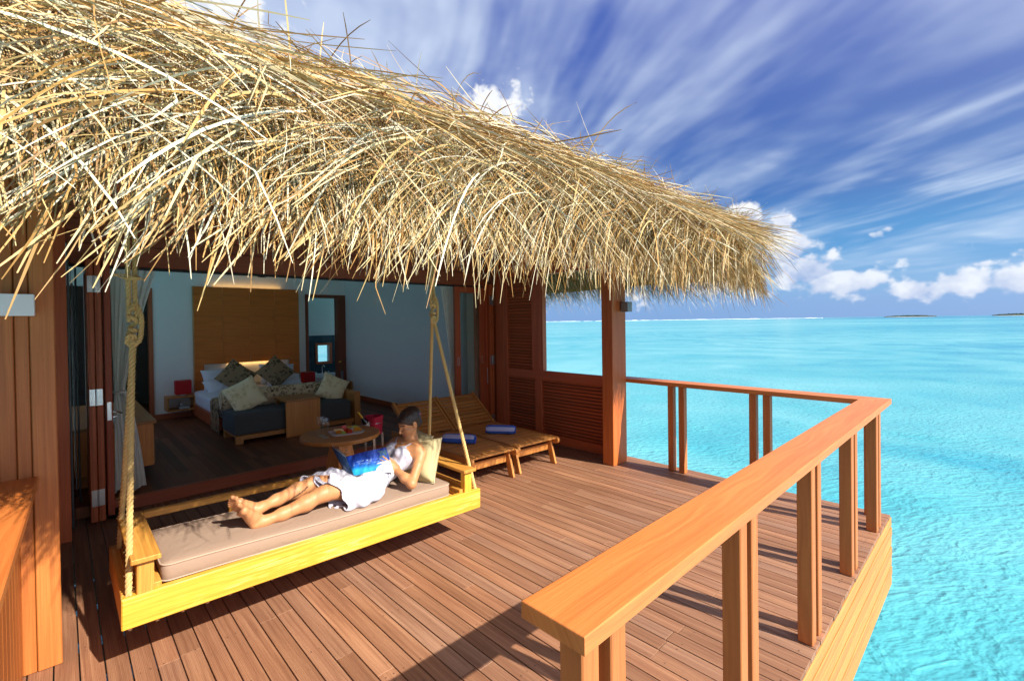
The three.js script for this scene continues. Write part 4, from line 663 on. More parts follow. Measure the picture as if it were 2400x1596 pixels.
function towel(label, x, z, len, turn, spin) {
  const t = thing('rolled_towel', label, 'towel', [x, 0.334 + 0.058, z], 'blue striped towels on the sun loungers'); t.rotation.y = turn;
  const m = new THREE.MeshPhysicalMaterial({ map: towelTex, roughness: 1, sheen: 0.5, sheenColor: lin(0.5, 0.5, 0.8), bumpMap: weave, bumpScale: 0.003 });
  const g = sheet(64, 14, (u, v) => { const a = (u + spin) * Math.PI * 2, e = Math.min(v, 1 - v) * len, r = (0.060 - 0.012 * Math.exp(-e / 0.012)) * (1 + 0.03 * (n2(u * 9, v * 6) - 0.5)) * (u > 0.96 ? 1.03 : 1); return [(v - 0.5) * len, r * Math.sin(a) * 0.96, r * Math.cos(a) * 1.08]; });
  part('roll', g, m, t);
  for (const s of [-1, 1]) { const pts = []; for (let i = 0; i <= 60; i++) { const a = i / 60 * Math.PI * 2 * 4, r = 0.006 + 0.044 * i / 60; pts.push([s * (len / 2 - 0.004), r * Math.sin(a), r * Math.cos(a) * 1.08]); } part('folded_end', merge([tube(pts, 0.0065, 160, 5), new THREE.CircleGeometry(0.05, 24).rotateY(s * Math.PI / 2).translate(s * (len / 2 - 0.006), 0, 0)]), flat([0.030, 0.085, 0.44], 1), t); }
}
towel('rolled blue and lavender striped towel on the lounger nearer the swing', 3.468, -4.555, 0.40, -0.98, 0.91);
towel('rolled blue and lavender striped towel on the lounger along the louvred wall', 4.145, -4.545, 0.385, -0.92, 0.84);
// ---------------------------------------------------------------- round table, glasses, fruit, wine cooler
{
  const t = thing('round_table', 'round wooden pedestal table behind the swing with fruit and glasses', 'table', [2.205, 0, -5.04]);
  const g = lathe([[0, 0.553], [0.40, 0.553], [0.412, 0.558], [0.415, 0.566], [0.415, 0.590], [0.411, 0.598], [0.40, 0.60], [0, 0.60]], 72); { const p = g.attributes.position, u = g.attributes.uv; for (let i = 0; i < p.count; i++) u.setXY(i, p.getX(i) + p.getY(i), p.getZ(i)); }
  part('tabletop', toCreasedNormals(g, 0.6), M.veneer, t);
  const leg = new THREE.CylinderGeometry(0.105, 0.20, 0.55, 4, 1); leg.rotateY(Math.PI / 4 + 0.2); part('pedestal', toCreasedNormals(leg, 0.5), wood(T.teak, 0.45, 0.0006, [1.3, 1.3, 1.3]), t, [0, 0.276, 0]);
  const gl = new THREE.MeshPhysicalMaterial({ color: lin(0.97, 0.98, 0.98), transmission: 1, roughness: 0.01, thickness: 0, ior: 1.5, side: THREE.DoubleSide });
  const wine = lathe([[0.0, 0.002], [0.036, 0.001], [0.037, 0.003], [0.012, 0.007], [0.0045, 0.016], [0.004, 0.085], [0.008, 0.096], [0.028, 0.110], [0.042, 0.130], [0.046, 0.152], [0.043, 0.185], [0.036, 0.212], [0.0355, 0.213], [0.042, 0.185], [0.0448, 0.152], [0.041, 0.131], [0.027, 0.112], [0.0, 0.102]], 36);
  single('wine_glass', 'empty wine glass on the round table, the one nearer the swing', 'wine glass', wine, gl, [2.005, 0.601, -4.965]);
  single('wine_glass', 'empty wine glass on the round table, half hidden behind the other glass', 'wine glass', wine, gl, [2.005, 0.601, -5.07]);
  const tr = thing('tray', 'white rectangular tray of cut fruit on the round table', 'tray', [2.245, 0.601, -4.985]); tr.rotation.y = -0.22;
  const dish = (() => { const rows = [[0, 0.148, 0.098], [0.0, 0.150, 0.10], [0.006, 0.152, 0.102], [0.020, 0.172, 0.120], [0.022, 0.176, 0.124], [0.019, 0.178, 0.126], [0.006, 0.156, 0.106], [0.005, 0.0, 0.0]]; const N = 40, pos = [], idx = []; for (const [y, a, b] of rows) for (let i = 0; i < N; i++) { const an = i / N * Math.PI * 2, c = Math.cos(an), s = Math.sin(an), e = 0.22; pos.push(Math.sign(c) * Math.abs(c) ** e * a, y, Math.sign(s) * Math.abs(s) ** e * b); } for (let j = 0; j < rows.length - 1; j++) for (let i = 0; i < N; i++) { const p = j * N + i, q = j * N + (i + 1) % N; idx.push(p, q, q + N, p, q + N, p + N); } const g2 = new THREE.BufferGeometry(); g2.setAttribute('position', new THREE.Float32BufferAttribute(pos, 3)); g2.setIndex(idx); return toCreasedNormals(g2, 0.7); })();
  part('dish', dish, flat([0.80, 0.80, 0.80], 0.2, { side: THREE.DoubleSide }), tr);
  const put = (name, label, geo, m, x, y, z, ry = 0, rx = 0, rz = 0) => { const o = single(name, label, 'fruit', geo, m, [2.245 + x * 0.976 - z * 0.218 * -1 * -1, 0.601 + y, -4.985 + z * 0.976 + x * 0.218]); o.rotation.set(rx, ry, rz); return o; };
  const half = (r, th, s = 1) => { const g3 = new THREE.CylinderGeometry(r, r, th, 22, 1, false, 0, Math.PI * s); return g3; };
  const chunk = (a, b, c, seed) => { const g4 = new THREE.BoxGeometry(a, b, c, 3, 3, 3), p = g4.attributes.position; for (let i = 0; i < p.count; i++) { const k = 0.86 + 0.28 * n3(p.getX(i) * 60 + seed, p.getY(i) * 60, p.getZ(i) * 60); p.setXYZ(i, p.getX(i) * k, p.getY(i) * k, p.getZ(i) * k); } g4.computeVertexNormals(); return g4; };
  const fr = (c, ro = 0.35) => flat(c, ro, { clearcoat: 0.3 });
  const apple = (n) => { const o = thing('apple_slices', 'fan of apple slices with red skin on the left of the fruit tray', 'fruit', [2.125, 0.625, -4.985]); for (let i = 0; i < n; i++) { const s = part('slice', half(0.036, 0.008), fr([0.75, 0.62, 0.30]), o, [i * 0.011, 0.008, i * 0.006], [Math.PI / 2 - 0.5, 0.3, 0.4]); part('skin', new THREE.TorusGeometry(0.036, 0.0045, 6, 20, Math.PI).rotateX(Math.PI / 2).rotateY(Math.PI / 2), fr([0.55, 0.025, 0.02]), s); } };
  apple(5);
  put('papaya_chunk', 'red papaya chunk in the middle of the fruit tray', chunk(0.06, 0.048, 0.048, 1), fr([0.66, 0.045, 0.018]), -0.015, 0.032, 0.005, 0.4);
  put('papaya_chunk', 'red papaya chunk at the front of the fruit tray', chunk(0.055, 0.042, 0.042, 4), fr([0.70, 0.060, 0.02]), 0.03, 0.03, 0.055, 0.9);
  put('watermelon_chunk', 'pinkish red melon chunk on top of the fruit', chunk(0.05, 0.05, 0.04, 7), fr([0.68, 0.10, 0.07]), -0.03, 0.062, -0.02, 0.2);
  put('pineapple_piece', 'yellow pineapple piece at the back left of the tray', chunk(0.07, 0.035, 0.035, 9), fr([0.74, 0.46, 0.05], 0.5), -0.07, 0.03, -0.065, 0.2);
  put('pineapple_piece', 'yellow pineapple ring piece at the back middle of the tray', new THREE.TorusGeometry(0.032, 0.014, 10, 20), fr([0.74, 0.44, 0.05], 0.5), 0.03, 0.035, -0.06, 0.2, 1.0);
  put('orange_slice', 'orange slice at the front left of the tray', half(0.042, 0.014), fr([0.78, 0.28, 0.02]), -0.085, 0.028, 0.075, 1.2, 0.5);
  put('orange_slice', 'orange slice lying at the right end of the tray', half(0.046, 0.018), fr([0.78, 0.32, 0.03]), 0.105, 0.030, 0.065, 1.5, 0.55);
  put('melon_slice', 'pale green melon slice on the right of the tray', half(0.046, 0.022), fr([0.50, 0.60, 0.16]), 0.095, 0.04, 0.015, 1.4, 0.5);
  put('lychee_half', 'pale white fruit half between the papaya and the melon', new THREE.SphereGeometry(0.026, 18, 12).scale(1, 0.8, 1), fr([0.66, 0.66, 0.70]), 0.055, 0.038, 0.03);
  put('kiwi_slice', 'small green kiwi slice at the front of the tray', half(0.026, 0.010, 2), fr([0.38, 0.45, 0.08]), -0.045, 0.025, 0.085, 0, 0.6);
  put('grapes', 'dark grapes at the back of the fruit tray', merge([[0, 0, 0], [0.018, 0.002, 0.004], [0.008, 0.014, -0.006], [-0.014, 0.004, 0.006], [0.03, 0, -0.006]].map((q) => new THREE.SphereGeometry(0.010, 14, 10).translate(...q))), fr([0.035, 0.012, 0.03], 0.25), 0.075, 0.022, -0.07).userData.kind = 'stuff';
  // wine cooler beside the table
  const c = thing('wine_cooler', 'red fabric wine cooler bag on thin chrome legs beside the round table', 'wine cooler', [2.735, 0, -5.30]); c.rotation.y = 0.35;
  const bag = sheet(48, 8, (u, v) => { const a = u * Math.PI * 2, e = 0.45, cx = Math.cos(a), sx = Math.sin(a), k = 0.078 + 0.016 * v; return [Math.sign(cx) * Math.abs(cx) ** e * k, 0.46 + 0.22 * v + 0.006 * Math.sin(a * 2) * v, Math.sign(sx) * Math.abs(sx) ** e * k]; });
  const rm = cloth([0.52, 0.014, 0.045], 0.75, weave, 0.001, { side: THREE.DoubleSide }); part('bag', bag, rm, c); part('bag_base', box(-0.072, 0.072, 0.452, 0.462, -0.072, 0.072, 0.004), rm, c);
  for (const [x, z] of [[-0.07, -0.07], [0.07, -0.07], [0.07, 0.07], [-0.07, 0.07]]) { part('leg', merge([-0.009, 0.009].map((o) => cyl(0.0035, 0.0035, 0.47, 8).translate(o, 0.236, 0))), M.chrome, c, [x, 0, z]); }
  part('ring', new THREE.TorusGeometry(0.10, 0.004, 8, 40).rotateX(Math.PI / 2).scale(1, 1, 1), M.chrome, c, [0, 0.60, 0]);
  const b = thing('wine_bottle', 'dark wine bottle with gold foil neck leaning out of the red cooler', 'bottle', [2.705, 0.50, -5.29]); b.rotation.set(0.05, 0, 0.62);
  part('glass', lathe([[0, 0], [0.036, 0.002], [0.037, 0.02], [0.037, 0.155], [0.032, 0.178], [0.017, 0.205], [0.0145, 0.225], [0, 0.225]], 28), flat([0.008, 0.012, 0.010], 0.08, { clearcoat: 1 }), b); part('foil', lathe([[0.0152, 0.212], [0.0150, 0.295], [0.0165, 0.297], [0.0165, 0.308], [0.0145, 0.312], [0, 0.312]], 24), flat([0.70, 0.42, 0.06], 0.3, { metalness: 0.8 }), b); part('label', new THREE.CylinderGeometry(0.0375, 0.0375, 0.075, 28, 1, true), flat([0.6, 0.58, 0.52], 0.7), b, [0, 0.10, 0]);
}
{
  const t = thing('foot_bowl', 'shallow black bowl on the deck at the foot of the folding doors', 'bowl', [0.37, 0.001, -5.86]);
  part('bowl', lathe([[0, 0.004], [0.07, 0.004], [0.085, 0.012], [0.105, 0.045], [0.110, 0.046], [0.112, 0.043], [0.09, 0.006], [0.07, 0], [0, 0]], 36), M.black, t);
}
// ================================================================ BEDROOM FURNITURE
function scrollTex(bg, fg, n, seed) {
  const c = document.createElement('canvas'); c.width = c.height = 512; const g = c.getContext('2d'), r = rng(seed);
  g.fillStyle = bg; g.fillRect(0, 0, 512, 512); g.strokeStyle = fg; g.fillStyle = fg; g.lineCap = 'round';
  const curl = (x, y, a, s, flip) => { g.beginPath(); let px = x, py = y; g.moveTo(px, py); let an = a; for (let i = 0; i < 60; i++) { an += flip * (0.03 + i * 0.0042); px += Math.cos(an) * s; py += Math.sin(an) * s; g.lineTo(px, py); } g.lineWidth = 5.5; g.stroke(); };
  for (let i = 0; i < n; i++) { const x = r() * 512, y = r() * 512, a = r() * 6.28, s = 2.0 + 1.2 * r(), f = r() < 0.5 ? 1 : -1; for (const ox of [-512, 0, 512]) for (const oy of [-512, 0, 512]) { curl(x + ox, y + oy, a, s, f); curl(x + ox, y + oy, a + 2.2, s * 0.7, -f); g.beginPath(); g.ellipse(x + ox + 24 * Math.cos(a + 1), y + oy + 24 * Math.sin(a + 1), 13, 6, a, 0, 7); g.fill(); } }
  const t = new THREE.CanvasTexture(c); t.wrapS = t.wrapT = THREE.RepeatWrapping; t.colorSpace = THREE.SRGBColorSpace; t.repeat.set(1 / 0.55, 1 / 0.55); return t;
}
const boxUV = (g) => { const p = g.attributes.position, n = g.attributes.normal, u = g.attributes.uv; for (let i = 0; i < p.count; i++) { const a = Math.abs(n.getX(i)), b = Math.abs(n.getY(i)), c = Math.abs(n.getZ(i)); if (b >= a && b >= c) u.setXY(i, p.getX(i), p.getZ(i)); else if (c >= a) u.setXY(i, p.getX(i), p.getY(i)); else u.setXY(i, p.getZ(i), p.getY(i)); } return g; };
const soft = (w, h, d, r) => { // upholstered block: rounded edges, slightly domed
  const g = new THREE.BoxGeometry(w, h, d, 24, 10, 14), p = g.attributes.position; for (let i = 0; i < p.count; i++) { const q = V3(p.getX(i), p.getY(i), p.getZ(i)), c = V3(clamp(q.x, -w / 2 + r, w / 2 - r), clamp(q.y, -h / 2 + r, h / 2 - r), clamp(q.z, -d / 2 + r, d / 2 - r)), o = q.clone().sub(c); if (o.length() > 1e-6) { const m = Math.max(Math.abs(o.x), Math.abs(o.y), Math.abs(o.z)); o.normalize().multiplyScalar(m >= r - 1e-6 ? r : m); } q.copy(c).add(o); if (q.y > h / 2 - 0.01) q.y += 0.012 * Math.cos(q.x / w * 3) * Math.cos(q.z / d * 3); p.setXYZ(i, q.x, q.y, q.z); } g.computeVertexNormals(); return g;
};
{ // headboard wall panel, ribbed across, with a recessed white board and hidden light strips
  const t = thing('headboard', 'tall ribbed wooden headboard panel with a white upholstered board above the pillows', 'headboard');
  const rib = (x0, x1, y0, y1, z) => { const n = Math.round((y1 - y0) / 0.024) * 4; const f = sheet(1, n, (u, v) => [lerp(x0, x1, u), lerp(y0, y1, v), z + (n > 0 ? 0.005 * [0, 1, 1, 0][Math.round(v * n) % 4] : 0)], [x1 - x0, y1 - y0]); const uv = f.attributes.uv; for (let i = 0; i < uv.count; i++) uv.setXY(i, uv.getY(i), uv.getX(i)); return toCreasedNormals(f, 0.4); };
  const vm = wood(T.veneer, 0.5, 0.0005, [1.25, 0.85, 0.5]); vm.side = THREE.DoubleSide;
  for (let k = 0; k < 4; k++) { const x0 = 1.81 + k * 0.4725; part('ribbed_panel', rib(x0 + 0.001, x0 + 0.4715, 1.085, 2.55, BACK + 0.105), vm, t); }
  part('ribbed_side', rib(1.81, 1.955, FL, 1.083, BACK + 0.105), vm, t); part('ribbed_side', rib(3.505, 3.70, FL, 1.083, BACK + 0.105), vm, t);
  part('panel_edge', merge([box(1.80, 1.809, FL, 2.56, BACK, BACK + 0.112, 0.002), box(3.701, 3.712, FL, 2.56, BACK, BACK + 0.112, 0.002), box(1.81, 3.70, 1.07, 1.084, BACK + 0.06, BACK + 0.108, 0.002)]), M.veneer, t);
  part('white_board', box(1.957, 3.503, 0.62, 1.068, BACK + 0.02, BACK + 0.05, 0.006), flat([0.80, 0.78, 0.74], 0.85), t);
  const glow = flat([0.9, 0.7, 0.4], 0.8, { emissive: lin(1.0, 0.52, 0.13), emissiveIntensity: 0.6 });
  const l1 = thing('light_strip', 'hidden warm light strip glowing on the wall above the headboard', 'light strip', [2.75, 2.553, BACK + 0.05]);
  part('glow', box(-0.62, 0.62, -0.006, 0.0, -0.018, 0.018, 0), glow, l1);
  const a1 = new THREE.RectAreaLight(lin(1.0, 0.50, 0.12), 2.6, 1.24, 0.036); a1.name = 'strip_light'; a1.position.set(0, 0.003, 0); a1.lookAt(V3(0, 1, 0)); a1.rotation.set(Math.PI / 2, 0, 0); l1.add(a1);
  const l2 = thing('light_strip', 'hidden warm light strip glowing down the white board behind the pillows', 'light strip', [2.80, 1.064, BACK + 0.075]);
  part('glow', box(-0.45, 0.45, 0.0, 0.005, -0.012, 0.012, 0), glow, l2);
  const a2 = new THREE.RectAreaLight(lin(1.0, 0.58, 0.18), 5, 0.9, 0.024); a2.name = 'strip_light'; a2.position.set(0, -0.003, 0); a2.rotation.set(-Math.PI / 2, 0, 0); l2.add(a2);
}
const scrollDark = scrollTex('#9a8260', '#41331f', 34, 5), scrollTaupe = scrollTex('#dcc8a0', '#54432f', 30, 9), scrollCream = scrollTex('#f4e9bd', '#dccd96', 26, 12);
const linen = cloth([0.74, 0.77, 0.84], 0.95, crumple, 0.006), greyFab = cloth([0.085, 0.092, 0.092], 0.95, weave, 0.0008);
{
  const b = thing('bed', 'wide low wooden bed with white sheets under the headboard', 'bed');
  part('frame', box(1.74, 3.56, FL + 0.06, 0.36, -10.46, -8.40, 0.006, 4), wood(T.red, 0.45, 0.0005, [1.3, 1.2, 1.1]), b); part('plinth', box(1.85, 3.45, FL, FL + 0.06, -10.4, -8.5, 0), M.dark, b);
  part('mattress', soft(1.78, 0.26, 2.04, 0.06), linen, b, [2.65, 0.475, -9.43]);
  const th = new THREE.MeshPhysicalMaterial({ map: scrollDark, roughness: 0.95 });
  part('throw', sheet(60, 10, (u, v) => { const s = u * 2.9 - 0.55; let x, y; if (s < 0) { x = 1.735 - 0.012 * Math.sin(v * 19); y = 0.60 + s; } else if (s > 1.82) { x = 3.56; y = 0.60 - (s - 1.82); } else { x = 1.74 + s; y = 0.625 + 0.01 * n2(s * 6, v * 4); } return [x, Math.max(y, FL + 0.03), -8.36 - v * 0.55 + 0.02 * Math.sin(u * 23)]; }, [2.9, 0.55]), Object.assign(th, { side: THREE.DoubleSide }), b);
  const pil = (label, x, y, z, face, roll, s) => { const o = thing('pillow', label, 'pillow', [x, y, z]); o.lookAt(V3(x + face[0], y + face[1], z + face[2])); o.rotateZ(roll); part('cover', pillowGeo(0.68, 0.44, 0.19, s), linen, o); };
  pil('white pillow upright behind the left dark patterned cushion', 2.22, 0.79, -10.30, [0, 0.5, 1], 0.05, 3); pil('white pillow upright behind the right dark patterned cushion', 3.20, 0.80, -10.30, [0, 0.5, 1], -0.06, 4);
  pil('white pillow lying low at the left side of the bed head', 2.20, 0.68, -9.98, [0, 1.6, 1], 0.1, 6); pil('white pillow lying low at the right side of the bed head', 3.22, 0.68, -9.98, [0, 1.6, 1], -0.1, 7);
  const dk = new THREE.MeshPhysicalMaterial({ map: scrollDark, roughness: 0.9, bumpMap: weave, bumpScale: 0.0006 });
  cushion('large dark brown scroll patterned cushion standing on its corner on the left of the bed', 'cushion', 0.52, 0.52, 0.17, dk, null, [2.34, 0.86, -9.86], [0.02, 0.42, 1], Math.PI / 4 + 0.04, null, 4);
  cushion('large dark brown scroll patterned cushion standing on its corner on the right of the bed', 'cushion', 0.52, 0.52, 0.17, dk, null, [3.03, 0.88, -9.86], [-0.05, 0.42, 1], Math.PI / 4 - 0.06, null, 8);
  // couch across the foot of the bed
  const s = thing('daybed', 'dark grey couch with a scroll patterned backrest across the foot of the bed', 'couch');
  part('seat', boxUV(soft(0.92, 0.31, 0.72, 0.03)), greyFab, s, [2.205, 0.385, -7.87]); part('seat', boxUV(soft(0.80, 0.31, 0.72, 0.03)), greyFab, s, [3.075, 0.385, -7.87]);
  part('base_board', box(1.80, 3.52, 0.165, 0.226, -7.54, -7.51, 0.003, 3), M.veneer, s); part('base_top', box(1.76, 3.52, 0.205, 0.228, -8.22, -7.545, 0.003, 5), M.veneer, s);
  part('foot', box(1.76, 1.86, FL, 0.226, -7.545, -7.50, 0.003, 5, 1), M.veneer, s); part('foot', box(3.38, 3.48, FL, 0.226, -7.545, -7.50, 0.003, 6, 1), M.veneer, s); part('foot', box(1.76, 1.86, FL, 0.204, -8.2, -8.1, 0.003, 7, 1), M.veneer, s); part('foot', box(3.38, 3.48, FL, 0.204, -8.2, -8.1, 0.003, 8, 1), M.veneer, s);
  part('end_panel', box(3.522, 3.62, FL, 0.665, -8.30, -7.47, 0.004, 9, 2), M.veneer, s);
  const bk = new THREE.MeshPhysicalMaterial({ map: scrollTaupe, roughness: 0.9, bumpMap: weave, bumpScale: 0.0006 });
  const g = sheet(50, 24, (u, v) => { const a = v * Math.PI * 2, x = lerp(1.72, 3.50, u), e = Math.min(u, 1 - u) * 1.78, k = Math.min(1, 0.70 + e / 0.05 * 0.3); return [x, 0.66 + 0.155 * k * Math.sign(Math.sin(a)) * Math.abs(Math.sin(a)) ** 0.75, -8.19 + 0.125 * k * Math.sign(Math.cos(a)) * Math.abs(Math.cos(a)) ** 0.75]; }, [1.78, 0.95]);
  part('backrest', g, bk, s); part('backrest_end', new THREE.CircleGeometry(0.108, 24).scale(1, 1.25, 1).rotateY(-Math.PI / 2), bk, s, [1.722, 0.66, -8.19]);
  const cr = new THREE.MeshPhysicalMaterial({ map: scrollCream, roughness: 0.8, sheen: 0.3, sheenColor: lin(0.7, 0.65, 0.45) }), crp = cloth([0.66, 0.60, 0.38]);
  cushion('cream cushion leaning on the left end of the grey couch', 'cushion', 0.46, 0.46, 0.14, cr, crp, [1.985, 0.745, -7.90], [-0.20, 0.38, 1], 0.46, null, 5);
  cushion('cream cushion leaning near the right end of the grey couch', 'cushion', 0.44, 0.44, 0.14, cr, crp, [3.33, 0.715, -7.90], [-0.05, 0.38, 1], -0.52, null, 9);
  const c = thing('side_table', 'wooden side table bent over the grey couch between its two seats', 'side table');
  const grainV = wood(T.veneer, 0.45, 0.0004, [1.25, 1.2, 1.1]);
  part('panel', box(2.415, 2.925, FL, 0.632, -7.45, -7.415, 0.003, 3, 1), grainV, c); part('tabletop', box(2.415, 2.925, 0.633, 0.668, -7.96, -7.415, 0.003, 5, 2), wood(T.veneer, 0.4, 0.0004, [0.8, 0.75, 0.7]), c); part('back_panel', box(2.45, 2.48, 0.232, 0.632, -7.95, -7.92, 0, 2), M.veneer, c);
}
// ---------------------------------------------------------------- bedside shelves, lamps, vase
function shelf(label, x0, x1, y0, y1) {
  const t = thing('bedside_shelf', label, 'shelf'), z0 = BACK + 0.001, z1 = BACK + 0.36, w = M.veneer;
  part('top', box(x0, x1, y1 - 0.025, y1, z0, z1, 0.002, 3), w, t); part('bottom', box(x0, x1, y0, y0 + 0.025, z0, z1, 0.002, 4), w, t);
  part('side', box(x0, x0 + 0.025, y0 + 0.026, y1 - 0.026, z0, z1, 0.002, 5, 1), w, t); part('side', box(x1 - 0.025, x1, y0 + 0.026, y1 - 0.026, z0, z1, 0.002, 6, 1), w, t); return t;
}
shelf('open wooden bedside shelf on the left of the bed', 1.34, 1.77, 0.28, 0.535);
shelf('long open wooden shelf on the right of the bed below the bathroom opening', 3.72, 4.78, 0.25, 0.50);
{
  const c = thing('telephone', 'grey telephone with a coiled cord inside the left bedside shelf', 'telephone', [1.60, 0.306, BACK + 0.26]);
  part('base', cbox(0.16, 0.045, 0.17, 0.01), flat([0.45, 0.48, 0.5], 0.5), c, [0, 0.023, 0]); part('handset', merge([cbox(0.045, 0.03, 0.18, 0.012), cbox(0.05, 0.03, 0.045, 0.01).translate(0, -0.014, 0.07), cbox(0.05, 0.03, 0.045, 0.01).translate(0, -0.014, -0.07)]), flat([0.35, 0.38, 0.4], 0.5), c, [-0.04, 0.085, 0]);
  const p = []; for (let i = 0; i <= 60; i++) { const a = i * 1.1; p.push([-0.05 + 0.03 * Math.sin(i / 60 * 3) + 0.008 * Math.cos(a), 0.06 - i / 60 * 0.05 + 0.008 * Math.sin(a), 0.09 + i / 60 * 0.03]); } part('cord', tube(p, 0.0025, 160, 5), flat([0.4, 0.42, 0.44], 0.5), c);
  const lamp = (label, x, y) => { const t = thing('bedside_lamp', label, 'lamp', [x, y, BACK + 0.20]), red = cloth([0.52, 0.012, 0.018], 0.85, weave, 0.0006, { side: THREE.DoubleSide });
    part('lamp_shade', merge([box(-0.12, 0.12, 0.03, 0.275, 0.083, 0.087, 0.001), box(-0.12, 0.12, 0.03, 0.275, -0.087, -0.083, 0.001), box(-0.12, -0.116, 0.03, 0.275, -0.082, 0.082, 0.001), box(0.116, 0.12, 0.03, 0.275, -0.082, 0.082, 0.001)]), red, t);
    part('shade_rim', merge([box(-0.12, 0.12, 0.2755, 0.279, 0.080, 0.087, 0.001), box(-0.12, 0.12, 0.2755, 0.279, -0.087, -0.080, 0.001), box(-0.12, -0.113, 0.2755, 0.279, -0.0795, 0.0795, 0.001), box(0.113, 0.12, 0.2755, 0.279, -0.0795, 0.0795, 0.001)]), flat([0.75, 0.5, 0.4], 0.7), t);
    part('lamp_base', merge([cyl(0.05, 0.05, 0.012, 20).translate(0, 0.006, 0), cyl(0.01, 0.01, 0.16, 12).translate(0, 0.09, 0)]), M.steel, t); };
  lamp('square red bedside lamp on the left shelf', 1.60, 0.536); lamp('square red bedside lamp on the right shelf', 3.85, 0.501);
  const v = thing('vase', 'slender vase with a yellow flower on the right shelf', 'vase', [4.60, 0.501, BACK + 0.22]);
  part('vase', lathe([[0, 0], [0.03, 0.001], [0.032, 0.02], [0.022, 0.10], [0.026, 0.20], [0.032, 0.235], [0.028, 0.235], [0.021, 0.19], [0.018, 0.10], [0, 0.02]], 26), flat([0.20, 0.22, 0.23], 0.25), v);
  part('stem', tube([[0, 0.05, 0], [-0.015, 0.3, 0.01], [-0.05, 0.44, 0.03]], 0.004, 16, 6), flat([0.06, 0.12, 0.03], 0.8), v); part('stem', tube([[0, 0.05, 0], [0.02, 0.3, 0.0], [0.06, 0.47, 0.0]], 0.003, 16, 6), flat([0.05, 0.06, 0.03], 0.8), v);
  for (const [x, y, z, c2] of [[-0.055, 0.45, 0.03, [0.7, 0.42, 0.04]], [0.065, 0.48, 0, [0.10, 0.06, 0.03]]]) { const pet = []; for (let k = 0; k < 7; k++) pet.push(new THREE.SphereGeometry(0.018, 8, 6).scale(1, 0.35, 0.6).rotateZ(0.5).translate(0.018, 0, 0).rotateY(k / 7 * Math.PI * 2)); part('flower', merge(pet), flat(c2, 0.8), v, [x, y, z], [0.5, 0, 0.3]); }
}
// ---------------------------------------------------------------- sideboard, curtains, fan
{
  const t = thing('sideboard', 'wooden sideboard behind the left curtain inside the bedroom', 'sideboard');
  part('end_panel', box(0.02, 0.735, 0.245, 0.712, -6.66, -6.63, 0.003, 5, 1), wood(T.veneer, 0.45, 0.0004, [1.3, 1.15, 1.0]), t); part('top', box(0.0, 0.765, 0.713, 0.748, -8.62, -6.61, 0.004, 6), wood(T.veneer, 0.4, 0.0004, [0.75, 0.72, 0.7]), t);
  part('carcass', box(0.02, 0.71, 0.245, 0.711, -8.6, -6.662, 0.002, 7), wood(T.veneer, 0.5, 0.0004, [0.8, 0.8, 0.8]), t); for (let k = 0; k < 3; k++) part('drawer_front', box(0.715, 0.745, 0.25, 0.695, -7.29 - k * 0.645, -6.664 - k * 0.645, 0.003, 8 + k), M.veneer, t);
  part('plinth', box(0.05, 0.62, FL, 0.244, -8.55, -6.70, 0.003), wood(T.veneer, 0.5, 0.0004, [0.9, 0.8, 0.7]), t);
  const b = thing('brochure', 'pale folded papers lying on the sideboard', 'papers', [0.44, 0.749, -7.0]); part('sheet', box(-0.11, 0.11, 0, 0.003, -0.15, 0.15, 0), flat([0.5, 0.47, 0.42], 0.7), b); part('sheet', box(-0.10, 0.10, 0.0035, 0.006, -0.13, 0.14, 0), flat([0.55, 0.53, 0.5], 0.7), b, [0.03, 0, 0.02], [0, 0.3, 0]);
}
function curtain(label, z, top, tie, bot, flip) { // [x0, x1] at the top, at the tie and at the hem; the free edge bends in to the tie
  const t = thing('curtain', label, 'curtain'), yT = 2.42, yK = 1.15, yB = FL + 0.03;
  const m = flat([0.95, 0.94, 0.86], 0.95, { transmission: 0.42, thickness: 0, side: THREE.DoubleSide });
  const edge = (k, y) => { if (y > yK) { const f = (y - yK) / (yT - yK); return lerp(tie[k], top[k], f ** ((k === 1) === !flip ? 1.25 : 0.8) * (f < 0.08 ? f / 0.08 * 0.7 + 0.3 : 1)); } const f = (yK - y) / (yK - yB); return lerp(tie[k], bot[k], f ** 0.55); };
  const g = sheet(90, 70, (u, v) => { const y = lerp(yT, yB, v), a = edge(0, y), b = edge(1, y), wd = b - a, full = 1 - wd / 0.45, ph = u * 42 + 1.6 * Math.sin(v * 3 + u * 5) + (flip ? 2 : 0); return [lerp(a, b, u) + 0.006 * Math.sin(ph * 1.3), y + (v > 0.99 ? 0.02 * Math.sin(u * 9) : 0), z + (0.016 + 0.014 * full) * Math.sin(ph) * (0.6 + 0.4 * n2(u * 6, v * 3)) + 0.02 * Math.sin(u * 9 + v * 2)]; }, [1, 2]);
  part('cloth', g, m, t);
  const c = (tie[0] + tie[1]) / 2, r = (tie[1] - tie[0]) / 2 + 0.012; part('tie_back', new THREE.TorusGeometry(1, 0.16, 8, 32).scale(r, 0.075, 0.075).rotateX(Math.PI / 2), flat([0.78, 0.76, 0.66], 0.9), t, [c, yK, z]);
}
curtain('white sheer curtain tied back at the left side of the bedroom opening', -6.16, [0.355, 0.74], [0.375, 0.46], [0.36, 0.62], false);
curtain('white sheer curtain tied back at the right side of the bedroom opening', -6.16, [4.34, 4.78], [4.53, 4.63], [4.46, 4.74], true);
